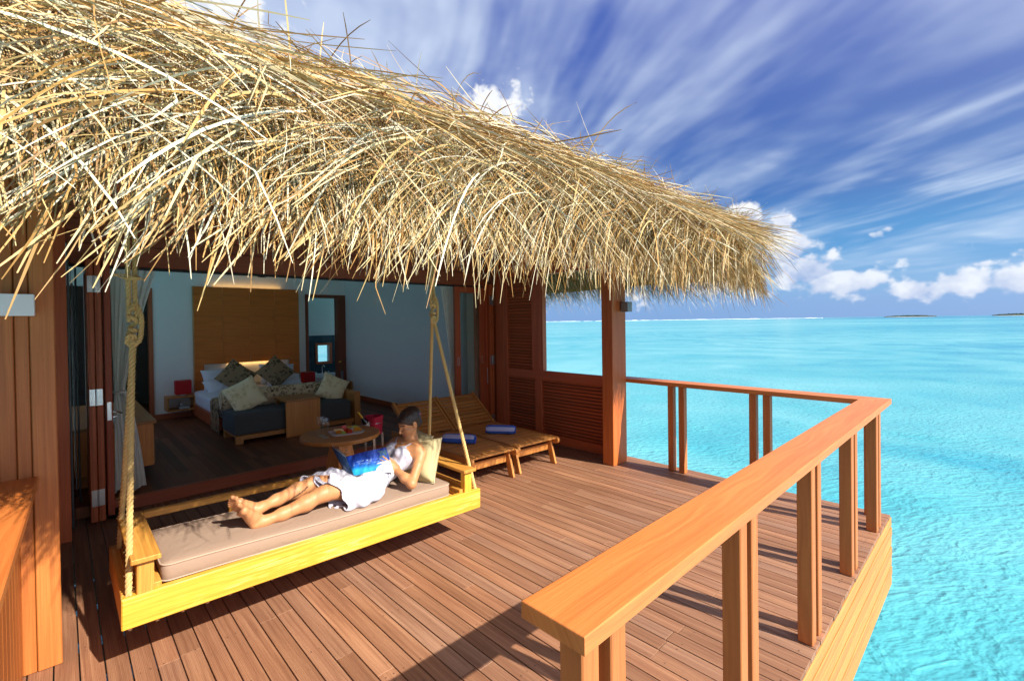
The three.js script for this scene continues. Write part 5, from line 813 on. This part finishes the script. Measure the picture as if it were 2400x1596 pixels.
{
  const t = thing('ceiling_fan', 'ceiling fan partly hidden behind the beam above the bed', 'ceiling fan', [2.34, 2.62, -8.2]);
  part('rod', cyl(0.014, 0.014, 0.45, 12), M.steel, t, [0, 0.36, 0]); part('motor', lathe([[0, -0.05], [0.05, -0.05], [0.09, -0.03], [0.10, 0.0], [0.09, 0.05], [0.03, 0.13], [0, 0.13]], 28), flat([0.25, 0.16, 0.09], 0.4), t);
  for (let k = 0; k < 4; k++) { const b = part('blade', cbox(0.60, 0.008, 0.12, 0.003, k).translate(0.40, 0, 0), wood(T.veneer, 0.5, 0.0003, [0.7, 0.65, 0.6]), t, [0, -0.02, 0], [0.12, k * Math.PI / 2 + 0.25, 0]); }
}
// ================================================================ THE READING WOMAN
// meshes a distance field on a grid (surface nets)
function nets(f, lo, hi, cell, keep) {
  const n = [0, 1, 2].map((k) => Math.ceil((hi[k] - lo[k]) / cell) + 1), [nx, ny, nz] = n, F = new Float32Array(nx * ny * nz), id = new Int32Array(nx * ny * nz).fill(-1), pos = [], idx = [];
  const Bk = 4, half = Bk * cell * 0.87 * 1.6 + 0.004; // far from the surface a block gets one value
  for (let k0 = 0; k0 < nz; k0 += Bk) for (let j0 = 0; j0 < ny; j0 += Bk) for (let i0 = 0; i0 < nx; i0 += Bk) {
    const d = f(lo[0] + (i0 + 1.5) * cell, lo[1] + (j0 + 1.5) * cell, lo[2] + (k0 + 1.5) * cell), skip = Math.abs(d) > half;
    for (let k = k0; k < Math.min(nz, k0 + Bk); k++) for (let j = j0; j < Math.min(ny, j0 + Bk); j++) for (let i = i0; i < Math.min(nx, i0 + Bk); i++) F[(k * ny + j) * nx + i] = skip ? d : f(lo[0] + i * cell, lo[1] + j * cell, lo[2] + k * cell);
  }
  const sx = 1, sy = nx, sz = nx * ny, C = [0, sx, sy, sx + sy, sz, sx + sz, sy + sz, sx + sy + sz];
  for (let k = 0; k < nz - 1; k++) for (let j = 0; j < ny - 1; j++) for (let i = 0; i < nx - 1; i++) {
    const o = i + j * sy + k * sz; let m = 0; for (let c = 0; c < 8; c++) if (F[o + C[c]] < 0) m |= 1 << c; if (m === 0 || m === 255) continue;
    let x = 0, y = 0, z = 0, q = 0;
    for (let a = 0; a < 8; a++) for (const b of [1, 2, 4]) { if (a & b) continue; const c = a | b, fa = F[o + C[a]], fc = F[o + C[c]]; if ((fa < 0) === (fc < 0)) continue; const t = fa / (fa - fc); x += (a & 1) + (b === 1 ? t : 0); y += ((a >> 1) & 1) + (b === 2 ? t : 0); z += ((a >> 2) & 1) + (b === 4 ? t : 0); q++; }
    id[o] = pos.length / 3; pos.push(lo[0] + (i + x / q) * cell, lo[1] + (j + y / q) * cell, lo[2] + (k + z / q) * cell);
  }
  const quad = (a, b, c, d, fl) => { if (a < 0 || b < 0 || c < 0 || d < 0) return; if (keep) { const m = [0, 1, 2].map((t) => (pos[a * 3 + t] + pos[c * 3 + t]) / 2); if (!keep(...m)) return; } fl ? idx.push(a, c, b, a, d, c) : idx.push(a, b, c, a, c, d); };
  for (let k = 1; k < nz - 1; k++) for (let j = 1; j < ny - 1; j++) for (let i = 1; i < nx - 1; i++) {
    const o = i + j * sy + k * sz, s = F[o] < 0;
    if (s !== F[o + sx] < 0) quad(id[o], id[o - sy], id[o - sy - sz], id[o - sz], !s);
    if (s !== F[o + sy] < 0) quad(id[o], id[o - sz], id[o - sz - sx], id[o - sx], !s);
    if (s !== F[o + sz] < 0) quad(id[o], id[o - sx], id[o - sx - sy], id[o - sy], !s);
  }
  const nor = new Float32Array(pos.length), e = cell * 0.5;
  for (let v = 0; v < pos.length; v += 3) { const x = pos[v], y = pos[v + 1], z = pos[v + 2]; const gx = f(x + e, y, z) - f(x - e, y, z), gy = f(x, y + e, z) - f(x, y - e, z), gz = f(x, y, z + e) - f(x, y, z - e), l = Math.hypot(gx, gy, gz) || 1; nor[v] = gx / l; nor[v + 1] = gy / l; nor[v + 2] = gz / l; }
  const g = new THREE.BufferGeometry(); g.setAttribute('position', new THREE.Float32BufferAttribute(pos, 3)); g.setAttribute('normal', new THREE.BufferAttribute(nor, 3)); g.setIndex(idx); return g;
}
const smin = (a, b, k) => { const h = Math.max(k - Math.abs(a - b), 0) / k; return Math.min(a, b) - h * h * k * 0.25; };
const smax = (a, b, k) => -smin(-a, -b, k);
function cone(x, y, z, a, b) { // a, b: [x, y, z, r]
  const dx = b[0] - a[0], dy = b[1] - a[1], dz = b[2] - a[2], px = x - a[0], py = y - a[1], pz = z - a[2], t = clamp((px * dx + py * dy + pz * dz) / (dx * dx + dy * dy + dz * dz + 1e-12));
  return Math.hypot(px - dx * t, py - dy * t, pz - dz * t) - (a[3] + (b[3] - a[3]) * t);
}
const ell = (x, y, z, c, r) => { const a = (x - c[0]) / r[0], b = (y - c[1]) / r[1], d = (z - c[2]) / r[2], k = Math.hypot(a, b, d), k2 = Math.hypot(a / r[0], b / r[1], d / r[2]); return k2 < 1e-9 ? -Math.min(...r) : k * (k - 1) / k2; };
function limb(pts, k) { // chain of tapered bones
  const c = [0, 1, 2].map((i) => (Math.min(...pts.map((p) => p[i] - p[3])) + Math.max(...pts.map((p) => p[i] + p[3]))) / 2), R = Math.max(...pts.map((p) => Math.hypot(p[0] - c[0], p[1] - c[1], p[2] - c[2]) + p[3]));
  return (x, y, z) => { const o = Math.hypot(x - c[0], y - c[1], z - c[2]) - R; if (o > 0.05) return o; let d = 1e9; for (let i = 0; i < pts.length - 1; i++) d = smin(d, cone(x, y, z, pts[i], pts[i + 1]), k); return d; };
}
// joints
const J = { SL: [2.062, 0.752, -3.215], EL: [1.905, 0.578, -3.105], WL: [1.868, 0.665, -3.275], SR: [2.02, 0.775, -3.56], ER: [1.80, 0.62, -3.66], WR: [1.60, 0.745, -3.545], neck: [2.085, 0.795, -3.385], head: [2.052, 0.974, -3.370] };
const legL = limb([[1.66, 0.592, -3.275, 0.072], [1.47, 0.606, -3.255, 0.063], [1.305, 0.632, -3.24, 0.051], [1.27, 0.630, -3.24, 0.047], [1.17, 0.600, -3.24, 0.051], [1.02, 0.572, -3.237, 0.038], [0.915, 0.560, -3.235, 0.030], [0.885, 0.556, -3.233, 0.031]], 0.03);
const legR = limb([[1.66, 0.600, -3.445, 0.072], [1.47, 0.625, -3.43, 0.063], [1.30, 0.660, -3.41, 0.051], [1.265, 0.664, -3.40, 0.047], [1.16, 0.655, -3.37, 0.050], [1.01, 0.645, -3.315, 0.037], [0.91, 0.638, -3.28, 0.029], [0.885, 0.632, -3.27, 0.030]], 0.03);
// a foot: heel, sole direction a, sole normal n (pointing out of the sole), big toe on the side m
function foot(heel, a, nrm, side) {
  const A = V3(...a).normalize(), N = V3(...nrm); N.addScaledVector(A, -N.dot(A)).normalize(); const Mv = A.clone().cross(N).multiplyScalar(side), o = V3(...heel);
  const P = (l, m, h, r) => { const q = o.clone().addScaledVector(A, l).addScaledVector(Mv, m).addScaledVector(N, -h); return [q.x, q.y, q.z, r]; };
  const ch = [[P(0, 0, 0.02, 0.031), P(0.05, -0.006, 0.026, 0.029)], [P(0.05, -0.006, 0.026, 0.029), P(0.12, -0.012, 0.014, 0.021)], [P(0.045, 0.008, 0.036, 0.028), P(0.135, 0.022, 0.014, 0.022)], [P(0.02, 0, 0.055, 0.030), P(0.10, 0.008, 0.03, 0.022)], [P(0.115, -0.03, 0.006, 0.016), P(0.14, 0.026, 0.010, 0.021)]];
  const toes = [[0.150, 0.030, 0.196, 0.034, 0.0125, 0.0125], [0.150, 0.010, 0.192, 0.010, 0.0095, 0.009], [0.146, -0.006, 0.183, -0.008, 0.009, 0.0085], [0.140, -0.020, 0.172, -0.024, 0.0085, 0.008], [0.130, -0.033, 0.158, -0.038, 0.008, 0.0075]].map(([l0, m0, l1, m1, r0, r1]) => [P(l0, m0, 0.009, r0), P((l0 + l1) / 2, (m0 + m1) / 2, 0.014, r0), P(l1, m1, 0.006, r1)]);
  const c = P(0.09, 0, 0.02, 0);
  const f = (x, y, z) => { const q = Math.hypot(x - c[0], y - c[1], z - c[2]) - 0.15; if (q > 0.05) return q; let d = 1e9; for (const [s, t] of ch) d = smin(d, cone(x, y, z, s, t), 0.022); for (const t of toes) { const e = smin(cone(x, y, z, t[0], t[1]), cone(x, y, z, t[1], t[2]), 0.006); d = smin(d, e, 0.006); } return d; };
  f.c = c; f.P = P; return f;
}
const footL = foot([0.838, 0.548, -3.225], [-0.50, 0.85, 0.10], [-0.80, -0.45, 0.32], 1), footR = foot([0.858, 0.598, -3.262], [-0.72, 0.70, 0.0], [-0.55, -0.42, 0.72], 1);
// hands: palm frame at the wrist; fingers as chains of three bones
function hand(w, fwd, out, side, curl, spread, scale = 1) {
  const A = V3(...fwd).normalize(), N = V3(...out); N.addScaledVector(A, -N.dot(A)).normalize(); const B = A.clone().cross(N).multiplyScalar(side), o = V3(...w);
  const P = (l, m, h, r) => { const q = o.clone().addScaledVector(A, l * scale).addScaledVector(B, m * scale).addScaledVector(N, h * scale); return [q.x, q.y, q.z, r * scale]; };
  const bones = [[P(0, 0, 0, 0.022), P(0.035, 0.014, 0, 0.019)], [P(0.0, 0, 0, 0.022), P(0.04, -0.014, 0, 0.018)], [P(0.035, 0.014, 0, 0.018), P(0.078, 0.026, 0, 0.0125)], [P(0.035, 0.004, 0, 0.017), P(0.080, 0.008, 0, 0.0125)], [P(0.035, -0.008, 0, 0.017), P(0.077, -0.010, 0, 0.0122)], [P(0.035, -0.014, 0, 0.016), P(0.070, -0.026, 0, 0.0115)]];
  const fingers = [[0.078, 0.026, 0.072, 0.0088], [0.080, 0.008, 0.078, 0.0088], [0.077, -0.010, 0.073, 0.0085], [0.070, -0.026, 0.058, 0.0076]].map(([l, m, len, r], i) => { const pts = [P(l, m, 0, r + 0.001)]; let ll = l, hh = 0, mm = m, an = curl[i][0]; for (const [k, f] of [[0, 0.45], [1, 0.32], [2, 0.23]]) { if (k) an += curl[i][k]; ll += Math.cos(an) * len * f; hh -= Math.sin(an) * len * f; mm += spread[i] * len * f; pts.push(P(ll, mm, hh, r * (1 - 0.1 * (k + 1)))); } return pts; });
  fingers.push([P(0.018, 0.018, -0.004, 0.014), P(0.042, 0.040, -0.014, 0.0115), P(0.066, 0.050, -0.022, 0.0098), P(0.088, 0.052, -0.026, 0.0085)]);
  const c = P(0.075, 0, 0, 0);
  const f = (x, y, z) => { const q = Math.hypot(x - c[0], y - c[1], z - c[2]) - 0.12; if (q > 0.05) return q; let d = 1e9; for (const [s, t] of bones) d = smin(d, cone(x, y, z, s, t), 0.010); for (const p of fingers) { let e = 1e9; for (let i = 0; i < p.length - 1; i++) e = smin(e, cone(x, y, z, p[i], p[i + 1]), 0.004); d = smin(d, e, 0.005); } return d; };
  f.c = c; return f;
}
const handL = hand(J.WL, [-0.62, 0.42, -0.10], [0.12, 0.10, 0.98], 1, [[0.15, 0.35, 0.3], [0.1, 0.25, 0.2], [0.12, 0.25, 0.2], [0.2, 0.3, 0.3]], [0.28, 0.06, -0.12, -0.34]);
const handR = hand(J.WR, [-0.50, 0.30, 0.62], [-0.75, -0.2, -0.5], -1, [[0.4, 0.5, 0.4], [0.4, 0.5, 0.4], [0.4, 0.5, 0.4], [0.5, 0.5, 0.4]], [0.15, 0.03, -0.08, -0.2]);
const armL = limb([[...J.SL, 0.046], [2.00, 0.68, -3.17, 0.038], [...J.EL, 0.034], [1.888, 0.612, -3.175, 0.036], [...J.WL, 0.022]], 0.02);
const armR = limb([[...J.SR, 0.050], [1.93, 0.71, -3.61, 0.041], [...J.ER, 0.034], [1.73, 0.665, -3.63, 0.036], [...J.WR, 0.022]], 0.02);
const torsoPts = (q) => (x, y, z) => {
  if (x < 1.45) return 1.45 - x + 0.1; let d = 1e9;
  d = smin(d, cone(x, y, z, [1.68, 0.600, -3.30, 0.080 + q], [1.68, 0.605, -3.43, 0.080 + q]), 0.05);
  d = smin(d, cone(x, y, z, [1.84, 0.640, -3.335, 0.070 + q], [1.84, 0.645, -3.42, 0.070 + q]), 0.10);
  d = smin(d, cone(x, y, z, [1.99, 0.710, -3.325, 0.078 + q], [1.975, 0.72, -3.455, 0.078 + q]), 0.10);
  d = smin(d, cone(x, y, z, [2.05, 0.755, -3.27, 0.060 + q], [2.02, 0.775, -3.51, 0.060 + q]), 0.06);
  d = smin(d, ell(x, y, z, [1.945, 0.765, -3.320], [0.055 + q, 0.042 + q, 0.050 + q]), 0.03);
  return smin(d, ell(x, y, z, [1.935, 0.772, -3.440], [0.055 + q, 0.042 + q, 0.050 + q]), 0.03);
};
const torso = torsoPts(0);
const neckF = limb([[...J.neck, 0.058], [2.080, 0.85, -3.380, 0.043], [2.072, 0.935, -3.375, 0.045]], 0.03), trap = limb([[2.07, 0.845, -3.38, 0.035], [2.055, 0.785, -3.25, 0.045]], 0.03), trapR = limb([[2.07, 0.845, -3.385, 0.035], [2.025, 0.80, -3.52, 0.045]], 0.03);
// head frame: x to her left, y up, z forward
const HF = V3(-0.915, -0.36, 0.02).normalize(), HU = V3(-0.36, 0.93, 0.0); HU.addScaledVector(HF, -HU.dot(HF)).normalize(); const HL = HU.clone().cross(HF);
const HS = 0.98, toHead = (x, y, z) => { const a = x - J.head[0], b = y - J.head[1], c = z - J.head[2]; return [(a * HL.x + b * HL.y + c * HL.z) / HS, (a * HU.x + b * HU.y + c * HU.z) / HS, (a * HF.x + b * HF.y + c * HF.z) / HS]; };
const fromHead = (x, y, z) => V3(...J.head).addScaledVector(HL, x * HS).addScaledVector(HU, y * HS).addScaledVector(HF, z * HS);
function headLocal(x, y, z) {
  const ax = Math.abs(x);
  let d = ell(x, y, z, [0, 0.034, -0.014], [0.071, 0.086, 0.091]);
  d = smin(d, ell(x, y, z, [0, -0.030, 0.022], [0.054, 0.076, 0.060]), 0.03);
  d = smin(d, cone(ax, y, z, [0.048, -0.048, 0.0, 0.018], [0.012, -0.092, 0.056, 0.016]), 0.025);
  d = smin(d, Math.hypot(x, y + 0.096, z - 0.064) - 0.0165, 0.018);
  d = smin(d, Math.hypot(ax - 0.034, y + 0.026, z - 0.052) - 0.0255, 0.022);
  d = smin(d, cone(ax, y, z, [0.006, 0.024, 0.074, 0.0115], [0.042, 0.026, 0.058, 0.0115]), 0.018);
  d = smax(d, -(Math.hypot(ax - 0.031, y - 0.002, (z - 0.090)) - 0.0155), 0.012);
  d = smin(d, ell(ax, y, z, [0.031, 0.001, 0.066], [0.0155, 0.0115, 0.0125]), 0.004);
  d = smin(d, cone(x, y, z, [0, 0.016, 0.080, 0.0065], [0, -0.026, 0.1045, 0.0098]), 0.010);
  d = smin(d, Math.hypot(ax - 0.0095, y + 0.031, z - 0.092) - 0.0078, 0.006);
  d = smin(d, cone(ax, y, z, [0.0, -0.0535, 0.0855, 0.0052], [0.0185, -0.0565, 0.0745, 0.0030]), 0.007);
  d = smin(d, cone(ax, y, z, [0.0, -0.0645, 0.0835, 0.0056], [0.0180, -0.0585, 0.0740, 0.0030]), 0.006);
  d = smax(d, -(cone(ax, y, z, [0.0, -0.0588, 0.0935, 0.0012], [0.021, -0.0575, 0.0785, 0.0012])), 0.003);
  let e = ell(ax, y, z, [0.074, -0.004, -0.010], [0.0085, 0.030, 0.0185]); e = smax(e, -ell(ax, y, z, [0.083, -0.001, -0.007], [0.006, 0.019, 0.0105]), 0.004);
  return smin(d, e, 0.006);
}
const headF = (x, y, z) => { const q = Math.hypot(x - J.head[0], y - J.head[1], z - J.head[2]) - 0.14; if (q > 0.05) return q; return headLocal(...toHead(x, y, z)) * HS; };
const skinF = (x, y, z) => {
  let up = smin(torso(x, y, z), smin(armL(x, y, z), handL(x, y, z), 0.012), 0.035); up = smin(up, smin(armR(x, y, z), handR(x, y, z), 0.012), 0.035);
  up = smin(up, smin(neckF(x, y, z), smin(trap(x, y, z), trapR(x, y, z), 0.02), 0.04), 0.035); up = smin(up, headF(x, y, z), 0.018);
  const l = smin(legL(x, y, z), footL(x, y, z), 0.022), r = smin(legR(x, y, z), footR(x, y, z), 0.022);
  return Math.min(smin(up, Math.min(l, r), 0.03), 1);
};
const fine = [{ c: J.head, h: [0.135, 0.135, 0.125], s: 0.0028 }, { c: handL.c, h: [0.105, 0.10, 0.09], s: 0.0028 }, { c: handR.c, h: [0.10, 0.10, 0.10], s: 0.003 }, { c: footL.c, h: [0.115, 0.115, 0.058], s: 0.003 }, { c: footR.c, h: [0.115, 0.11, 0.07], s: 0.003 }];
const inside = (b, x, y, z, g) => Math.abs(x - b.c[0]) < b.h[0] - g && Math.abs(y - b.c[1]) < b.h[1] - g && Math.abs(z - b.c[2]) < b.h[2] - g;
{
  const P = thing('person', 'woman with short dark hair in a white dress lying on the swing bed, reading', 'person');
  const parts = [nets(skinF, [0.66, 0.47, -3.74], [2.22, 0.93, -3.06], 0.0075, (x, y, z) => !fine.some((b) => inside(b, x, y, z, 0.007)))];
  fine.forEach((b, i) => parts.push(nets(skinF, b.c.slice(0, 3).map((v, k) => v - b.h[k] - b.s), b.c.slice(0, 3).map((v, k) => v + b.h[k] + b.s), b.s, (x, y, z) => inside(b, x, y, z, 0) && !fine.some((o, j) => j < i && inside(o, x, y, z, 0.003)))));
  const skin = mergeGeometries(parts), p = skin.attributes.position, col = new Float32Array(p.count * 3);
  for (let i = 0; i < p.count; i++) {
    const x = p.getX(i), y = p.getY(i), z = p.getZ(i), [hx, hy, hz] = toHead(x, y, z), ax = Math.abs(hx); let c = [0.50, 0.225, 0.095]; const v = 0.94 + 0.12 * n3(x * 40, y * 40, z * 40);
    if (hz > 0.05 && Math.abs(hx) < 0.06 && Math.abs(hy) < 0.1) {
      const lip = Math.max(cone(ax, hy, hz, [0, -0.0535, 0.0865, 0.0064], [0.0185, -0.0565, 0.0745, 0.0035]) < 0.0012 ? 1 : 0, cone(ax, hy, hz, [0, -0.0645, 0.0845, 0.0070], [0.018, -0.0585, 0.074, 0.0035]) < 0.0010 ? 1 : 0); if (lip) c = [0.40, 0.135, 0.075];
      if (hy > 0.022 && hy < 0.0295 - ax * 0.02 + 0.004 && ax > 0.012 && ax < 0.050) c = [0.10, 0.055, 0.035];
      if (Math.abs(hy + 0.0055 + (ax - 0.031) ** 2 * 14 * -1) < 0.0017 && ax > 0.018 && ax < 0.046 && hz > 0.05) c = [0.05, 0.03, 0.025];
    }
    col[i * 3] = c[0] * v; col[i * 3 + 1] = c[1] * v; col[i * 3 + 2] = c[2] * v;
  }
  skin.setAttribute('color', new THREE.BufferAttribute(col, 3));
  part('body', skin, new THREE.MeshPhysicalMaterial({ vertexColors: true, roughness: 0.52, sheen: 0.15, sheenColor: lin(0.7, 0.4, 0.3) }), P);
  // hair: a swept cap with a fringe, gathered at the back
  const hairF = (x, y, z) => {
    const [a, b, c] = toHead(x, y, z), ax = Math.abs(a);
    let d = ell(a, b, c, [0, 0.042, -0.020], [0.078, 0.089, 0.096]); d = smin(d, ell(a, b, c, [0, 0.055, -0.072], [0.050, 0.058, 0.052]), 0.04); d = smin(d, ell(a, b, c, [0, -0.035, -0.066], [0.056, 0.055, 0.045]), 0.03);
    const face = ell(a, b, c, [0, -0.052, 0.082], [0.082, 0.098, 0.078]); d = smax(d, -face, 0.010);
    d = smax(d, -ell(ax, b, c, [0.085, -0.018, -0.006], [0.026, 0.036, 0.030]), 0.008);
    d = smax(d, -(b + 0.068 + c * 0.25), 0.012);
    d = smin(d, ell(a, b, c, [0.008, 0.068, 0.056], [0.056, 0.028, 0.030]), 0.015);
    d = smin(d, cone(a, b, c, [0.030, 0.066, 0.064, 0.013], [0.064, 0.028, 0.040, 0.005]), 0.01); d = smin(d, cone(a, b, c, [-0.02, 0.066, 0.068, 0.013], [-0.055, 0.030, 0.050, 0.005]), 0.01);
    return (d + 0.0016 * Math.sin((a * 1.0 + b * 0.4) * 420 + 5 * n2(b * 40, c * 30)) * 0.6 + 0.004 * (n3(a * 60, b * 25, c * 25) - 0.5)) * HS;
  };
  const ha = nets(hairF, J.head.map((v) => v - 0.15), J.head.map((v) => v + 0.15), 0.0032); part('hair', ha, flat([0.030, 0.017, 0.011], 0.42, { sheen: 0.4, sheenColor: lin(0.20, 0.12, 0.08), sheenRoughness: 0.4 }), P);
  part('hair_clip', new THREE.SphereGeometry(0.009, 12, 8).scale(1, 1.6, 0.6), flat([0.45, 0.12, 0.22], 0.3), P, fromHead(0.055, 0.045, -0.092).toArray());
  // dress: fitted top and a loose skirt, hollow at the hem
  const dT = torsoPts(0.007), TA = V3(0.92, 0.39, 0).normalize(), TN = V3(-0.39, 0.92, 0);
  const lp = (q) => limb([[1.70, 0.596, -3.285, 0.082 + q], [1.47, 0.608, -3.25, 0.078 + q], [1.18, 0.635, -3.225, 0.070 + q]], 0.05), lq = (q) => limb([[1.70, 0.604, -3.435, 0.082 + q], [1.47, 0.630, -3.43, 0.076 + q], [1.15, 0.662, -3.41, 0.070 + q]], 0.05);
  const l1 = lp(0), l2 = lq(0);
  const outer = (x, y, z) => {
    let s = smin(l1(x, y, z), l2(x, y, z), 0.11); s = smin(s, ell(x, y, z, [1.52, 0.555, -3.19], [0.20, 0.052, 0.105]), 0.06); s = smin(s, ell(x, y, z, [1.50, 0.56, -3.48], [0.18, 0.055, 0.09]), 0.06);
    const w = sstep(1.78, 1.42, x); s += w * (0.013 * Math.sin(z * 62 + y * 40 + 3 * n2(x * 9, z * 9)) * sstep(1.62, 1.35, x) + 0.022 * (n3(x * 11, y * 16, z * 20) - 0.5) + 0.010 * Math.sin((x * 0.9 + z * 0.5 + y * 0.7) * 60));
    let t = dT(x, y, z) + 0.008 * (n3(x * 18 + 5, y * 22, z * 26) - 0.5) * sstep(1.95, 1.8, x); return smin(t, s, 0.05);
  };
  const dressF = (x, y, z) => {
    let d = outer(x, y, z); const hem = 1.300 + 0.5 * (z + 3.31) + 0.012 * Math.sin(z * 55) + 0.008 * Math.sin(y * 70);
    d = smax(d, hem - x, 0.006); const inn = outer(x, y, z) + 0.015; if (x < 1.44) d = Math.max(d, -inn);
    const dx = x - 1.68, dy = y - 0.62, s = dx * TA.x + dy * TA.y, n = dx * TN.x + dy * TN.y, zc = z + 3.385; const front = n > 0.02;
    const top = front ? 0.338 - 0.045 * Math.exp(-((zc / 0.03) ** 2)) + 0.02 * Math.exp(-(((Math.abs(zc) - 0.065) / 0.03) ** 2)) : 0.33;
    d = smax(d, s - top, 0.006);
    const ys = 0.511 - (x - 1.34) * 0.0165 + 0.022; return Math.max(d, ys - 0.012 - y);
  };
  const dr = nets(dressF, [1.14, 0.48, -3.62], [2.10, 0.90, -3.04], 0.0058); 
  const dp = dr.attributes.position, du = new Float32Array(dp.count * 2); for (let i = 0; i < dp.count; i++) { du[i * 2] = dp.getX(i); du[i * 2 + 1] = dp.getZ(i) + dp.getY(i); } dr.setAttribute('uv', new THREE.BufferAttribute(du, 2));
  const dm = cloth([0.52, 0.51, 0.60], 0.9, crumple, 0.008); const dress = part('dress', dr, dm, P);
  const strap = (a) => part('strap', tube(a, 0.0055, 30, 7).scale(1, 1, 1), dm, dress);
  strap([[1.985, 0.808, -3.318], [2.015, 0.826, -3.300], [2.055, 0.832, -3.284], [2.095, 0.808, -3.283], [2.125, 0.760, -3.295]]); strap([[1.97, 0.814, -3.45], [1.995, 0.838, -3.475], [2.035, 0.852, -3.49], [2.08, 0.825, -3.49], [2.11, 0.77, -3.48]]);
  const nk = []; for (let i = 0; i <= 24; i++) { const a = i / 24 * Math.PI * 2; nk.push([2.068 - 0.066 * Math.cos(a) * 0.95, 0.842 - 0.022 * Math.cos(a) - 0.004, -3.383 + 0.066 * Math.sin(a)]); } part('necklace', tube(nk, 0.0016, 90, 5, true), M.chrome, P); part('pendant', new THREE.SphereGeometry(0.006, 10, 8), M.chrome, P, [1.996, 0.822, -3.383]);
  // magazine
  const mg = thing('magazine', 'open magazine with a blue sea cover held by the woman', 'magazine');
  const cv = document.createElement('canvas'); cv.width = 1024; cv.height = 704; const g = cv.getContext('2d'), r = rng(44);
  const gr = g.createLinearGradient(0, 0, 0, 704); gr.addColorStop(0, '#12307f'); gr.addColorStop(0.45, '#1a49ad'); gr.addColorStop(0.60, '#1760b4'); gr.addColorStop(0.75, '#2aa0cf'); gr.addColorStop(1, '#1c8fc4'); g.fillStyle = gr; g.fillRect(0, 0, 1024, 704);
  for (let i = 0; i < 90; i++) { g.fillStyle = 'rgba(220,232,250,' + (0.12 + 0.35 * r()).toFixed(2) + ')'; const x = 60 + r() * 900, y = 250 + r() * 130; g.beginPath(); g.ellipse(x, y, 14 + 40 * r(), 3 + 7 * r(), -0.15, 0, 7); g.fill(); }
  for (let i = 0; i < 40; i++) { g.fillStyle = 'rgba(70,104,120,0.5)'; g.beginPath(); g.ellipse(800 + r() * 190, 60 + r() * 190, 14 + 30 * r(), 12 + 26 * r(), r() * 3, 0, 7); g.fill(); }
  g.fillStyle = '#d8d6e6'; g.beginPath(); g.moveTo(1024, 400); g.bezierCurveTo(800, 420, 640, 470, 520, 704); g.lineTo(1024, 704); g.fill(); g.fillStyle = '#e9e6ef'; g.beginPath(); g.moveTo(1024, 360); g.quadraticCurveTo(760, 370, 640, 430); g.quadraticCurveTo(800, 430, 1024, 440); g.fill();
  g.fillStyle = '#1d2c66'; g.font = '110px serif'; g.fillText('Maldives', 560, 640);
  const ct = new THREE.CanvasTexture(cv); ct.colorSpace = THREE.SRGBColorSpace;
  const St = V3(1.532, 0.799, -3.42), Sb = V3(1.540, 0.685, -3.300), Tr = V3(1.831, 0.826, -3.352), Br = V3(1.822, 0.662, -3.222), Bt = V3(1.553, 0.850, -3.655), Bb = V3(1.60, 0.715, -3.54);
  const nrmC = Tr.clone().sub(St).cross(Sb.clone().sub(St)).normalize(); // towards the pages or the cover
  const cover = (k, bow) => sheet(24, 10, (u, v) => { const a = Sb.clone().lerp(Br, u).lerp(St.clone().lerp(Tr, u), v); return a.addScaledVector(nrmC, k + bow * Math.sin(u * Math.PI) * (0.4 + 0.6 * v)).toArray(); });
  const sgn = nrmC.z > 0 ? 1 : -1, cm = new THREE.MeshPhysicalMaterial({ map: ct, roughness: 0.22, clearcoat: 0.4 });
  part('front_cover', cover(0.0012 * sgn, 0.012 * sgn), cm, mg);
  const paper = flat([0.72, 0.72, 0.70], 0.5, { side: THREE.DoubleSide });
  for (let k = 0; k < 3; k++) part('page', cover((-0.0012 - 0.0016 * k) * sgn, 0.012 * sgn), paper, mg);
  const leaf = (k, c2, dx, m) => part(k, sheet(16, 10, (u, v) => { const a = Sb.clone().lerp(Bb, u).lerp(St.clone().lerp(Bt, u), v); a.x += -0.055 * Math.sin(u * Math.PI * 0.8) * c2 + dx; a.y += 0.03 * Math.sin(u * Math.PI) * c2 * v; return a.toArray(); }), m, mg);
  leaf('back_cover', 1, -0.002, flat([0.03, 0.07, 0.16], 0.25, { side: THREE.DoubleSide, clearcoat: 0.4 })); leaf('page', 0.8, 0.003, paper); leaf('page', 0.5, 0.006, paper); leaf('page', 0.2, 0.009, paper);
}
renderer.render(scene, camera);
